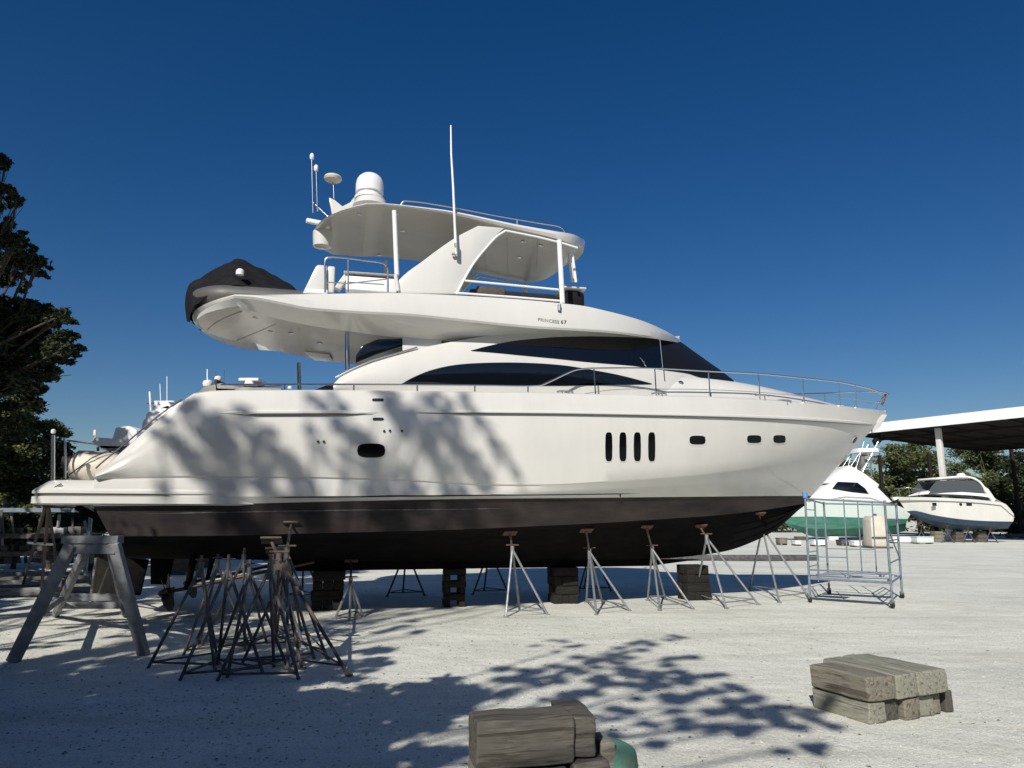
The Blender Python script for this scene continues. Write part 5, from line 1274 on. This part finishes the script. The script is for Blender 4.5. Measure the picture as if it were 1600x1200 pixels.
gslab([(1342, 700), (1372, 700), (1374, 706), (1342, 707)], 1.1, 2.2, 'tower_top', M['plastic'])
gslab([(1346, 710), (1356, 710), (1356, 728), (1346, 728)], .6, .8, 'tower_seat', M['grey'])
gslab([(1366, 688), (1376, 676), (1378, 690), (1370, 696)], .5, .5, 'rolled_canvas', M['canvas'])
gslab([(1352, 712), (1372, 716), (1370, 720), (1352, 718)], .9, .1, 'tower_brace', M['galv'])
MB().tube([gpn(x, y, 1.7) for x, y in ((1290, 781), (1320, 776), (1360, 778), (1390, 788))], .03).build('side_rail', M['steel'], gb)
for x, lb in ((1250, 'block stack under the forward part of the green-bottomed boat'), (1300, 'block stack under the middle of the green-bottomed boat'), (1352, 'block stack under the stern of the green-bottomed boat')):
    c = gpn(x, 838, .3); kk = thing('block_stack', lb, 'block stack', (c.x, c.y, 0), 'block stacks under the green-bottomed boat')
    for z in range(2): MB().box((c.x, c.y, c.z * (z + .5) / 2), (.9, .9, c.z / 2 - .02)).build('timber', M['timberd' if x != 1300 else 'plastic'], kk, bevel=.02)
# pale tank
c = V(at_z(1377, 857)); tk = thing('storage_tank', 'pale upright tank box standing right of the green-bottomed boat', 'tank', (c.x, c.y, 0))
h_ = at_y(1375, 806, c.y)[2]
MB().slab([V((c.x - .62, c.y, .12)), V((c.x + .62, c.y, .12)), V((c.x + .58, c.y, h_ - .25)), V((c.x + .35, c.y, h_)), V((c.x - .35, c.y, h_)), V((c.x - .58, c.y, h_ - .25))], (0, 1.3, 0)).build('tank_body', M['beige'], tk, bevel=.05)
MB().lathe((c.x, c.y + .5, h_), [(.12, 0), (.12, .12), (.05, .16)], 12).build('filler_cap', M['galvd'], tk); MB().box((c.x, c.y + .6, .06), (1.5, 1.6, .12)).build('pallet', M['timberd'], tk)
MB().box((c.x - 0, c.y - .05, .75), (1.2, .06, .12)).build('band', M['galvd'], tk)
# low white trailers, kerb blocks and crates along the far ground
GL = 'small white and grey yard items at the foot of the far tree line'
for i, (x, y, w_, h2, m_, lb) in enumerate(((1248, 853, 9, 7, 'plastic', 'small white carton on the ground under the scaffold top rail, left end'), (1283, 854, 20, 9, 'plastic', 'white crate seen between the left posts of the scaffold'), (1322, 853, 14, 8, 'galvd', 'grey crate behind the middle uprights of the scaffold'), (1349, 855, 26, 8, 'plastic', 'low white box left of the pale tank'), (1418, 849, 42, 9, 'plastic', 'long low white bin between the pale tank and the cruiser'), (1447, 850, 26, 10, 'mint', 'pale low bin under the bow of the cruiser'), (1592, 841, 24, 6, 'galvd', 'dark flat trailer bed at the right edge'), (1225, 852, 12, 10, 'timber', 'tan crate at the far ground under the yacht bow'))):
    P = V(at_z(x, y)); W_ = w_ * P.y / FPX; H_ = h2 * P.y / FPX
    r_ = thing('yard_bin', lb, 'bin', (P.x, P.y, 0), GL)
    MB().box((P.x, P.y + .5, H_ / 2 + .05), (W_, 1.0, H_ - .1)).build('bin_body', M[m_], r_, bevel=.06); MB().box((P.x, P.y + .5, H_ + .02), (W_ * 1.04, 1.06, .08)).build('lid', M[m_], r_, bevel=.02)
    for sx in (-.4, .4): MB().box((P.x + W_ * sx, P.y + .5, .05), (W_ * .1, .9, .1)).build('skid', M['timberd'], r_)
P = V(at_z(1110, 878)); 
bl = MB(); bl.bar((0, 0, 0), V(at_z(1278, 876)) - V(at_z(1030, 876)), .35, .28); o = bl.build('shadow_bar', M['galvd'], None, bevel=.02); o.location = V(at_z(1030, 876)) + V((0, 0, .14)); tag(o, 'long dark beam lying on the far ground beyond the yacht shadow', 'beam')  # dark bar added in place of the thin shadow cast by the hardtop

# boats behind the stern: three of them, only their upper works show over the quarter
def bgboat(lbl, D_, hullpx, items, nm='background_boat'):
    P = at_y(hullpx[0][0], 800, D_); r_ = thing(nm, lbl, 'motorboat', (P[0], D_ + 1, 0), 'boats standing behind the stern of the yacht')
    MB().slab([V(at_y(x, y, D_)) for x, y in hullpx], (0, 2.6, 0)).build('hull', M['plastic'], r_, bevel=.12, seg=3)
    for kind, d_, m_, nme in items:
        if kind == 's': MB().slab([V(at_y(x, y, D_ + .6)) for x, y in d_], (0, 1.3, 0)).build(nme, M[m_], r_, bevel=.05)
        elif kind == 't': MB().tube([V(at_y(x, y, D_ + 1.2)) for x, y, in d_[:-1]], d_[-1], 8).build(nme, M[m_], r_, smooth=50)
        elif kind == 'd':
            (x, y), R_ = d_; MB().lathe(V(at_y(x, y, D_ + 1.2)), [(R_ * .8, -R_ * .5), (R_, 0), (R_ * .9, R_ * .5), (R_ * .3, R_ * .8)], 14).build(nme, M[m_], r_, smooth=50)
    for x in (hullpx[0][0] + 12, hullpx[-2][0] - 8): 
        q = V(at_y(x, 812, D_ + 1.2)); MB().box((q.x, q.y, .5), (.6, .6, 1.0)).build('keel_block', M['timberd'], r_)
    return r_
bgboat('boat with a bulbous white flybridge showing left of the quarter slope, lowest of the three', 27, [(150, 775), (146, 745), (300, 745), (296, 775)], [
    ('s', [(142, 690), (146, 683), (175, 685), (180, 668), (200, 665), (214, 672), (214, 700), (160, 703)], 'plastic', 'flybridge'),
    ('s', [(150, 694), (215, 696), (200, 706), (158, 702)], 'grey', 'flybridge_underside'), ('t', [(153, 698), (154, 745), .05], 'galvd', 'support_post'), ('t', [(172, 704), (171, 745), .05], 'galvd', 'support_post'),
    ('t', [(148, 684), (149, 672), .06], 'plastic', 'light_mast'), ('t', [(105, 688), (150, 694), .03], 'galvd', 'boom'), ('s', [(165, 706), (240, 706), (250, 745), (160, 745)], 'plastic', 'cabin')])
bgboat('boat with a radar mast and thin whips showing above the middle of the quarter slope', 31, [(205, 770), (200, 720), (330, 720), (330, 770)], [
    ('s', [(222, 660), (230, 644), (262, 632), (280, 640), (290, 720), (215, 720)], 'plastic', 'flybridge'), ('s', [(238, 640), (240, 627), (262, 627), (270, 640)], 'plastic', 'radar_base'), ('s', [(240, 626), (272, 626), (272, 628), (240, 628)], 'plastic', 'radar_scanner'),
    ('t', [(236, 645), (234, 612), .05], 'plastic', 'mast'), ('t', [(230, 630), (240, 630), .03], 'galvd', 'yard_arm'), ('t', [(251, 626), (250, 600), .02], 'plastic', 'whip_antenna'), ('t', [(261, 626), (261, 588), .02], 'plastic', 'whip_antenna')])
bgboat('boat whose dark arch, domes and open-array radar show under the flybridge overhang', 29, [(290, 760), (290, 640), (520, 640), (520, 760)], [
    ('s', [(305, 617), (318, 604), (345, 598), (372, 604), (440, 606), (440, 640), (300, 640)], 'grey', 'arch'), ('s', [(334, 592), (339, 592), (341, 605), (370, 606), (366, 616), (336, 614)], 'tyre', 'dark_gear'),
    ('d', ((325, 600), .22), 'plastic', 'radar_dome'), ('d', ((341, 592), .16), 'plastic', 'camera_dome'), ('s', [(372, 590), (404, 590), (404, 595), (372, 595)], 'plastic', 'radar_scanner'), ('s', [(383, 594), (393, 594), (397, 602), (380, 602)], 'plastic', 'radar_base'),
    ('t', [(324, 598), (324, 577), .03], 'plastic', 'light_mast'), ('t', [(337, 592), (337, 580), .02], 'steel', 'whip_antenna'), ('t', [(350, 598), (350, 578), .02], 'steel', 'whip_antenna'),
    ('t', [(345, 605), (440, 602), .04], 'galvd', 'rail'), ('d', ((453, 606), .1), 'plastic', 'camera_dome')])
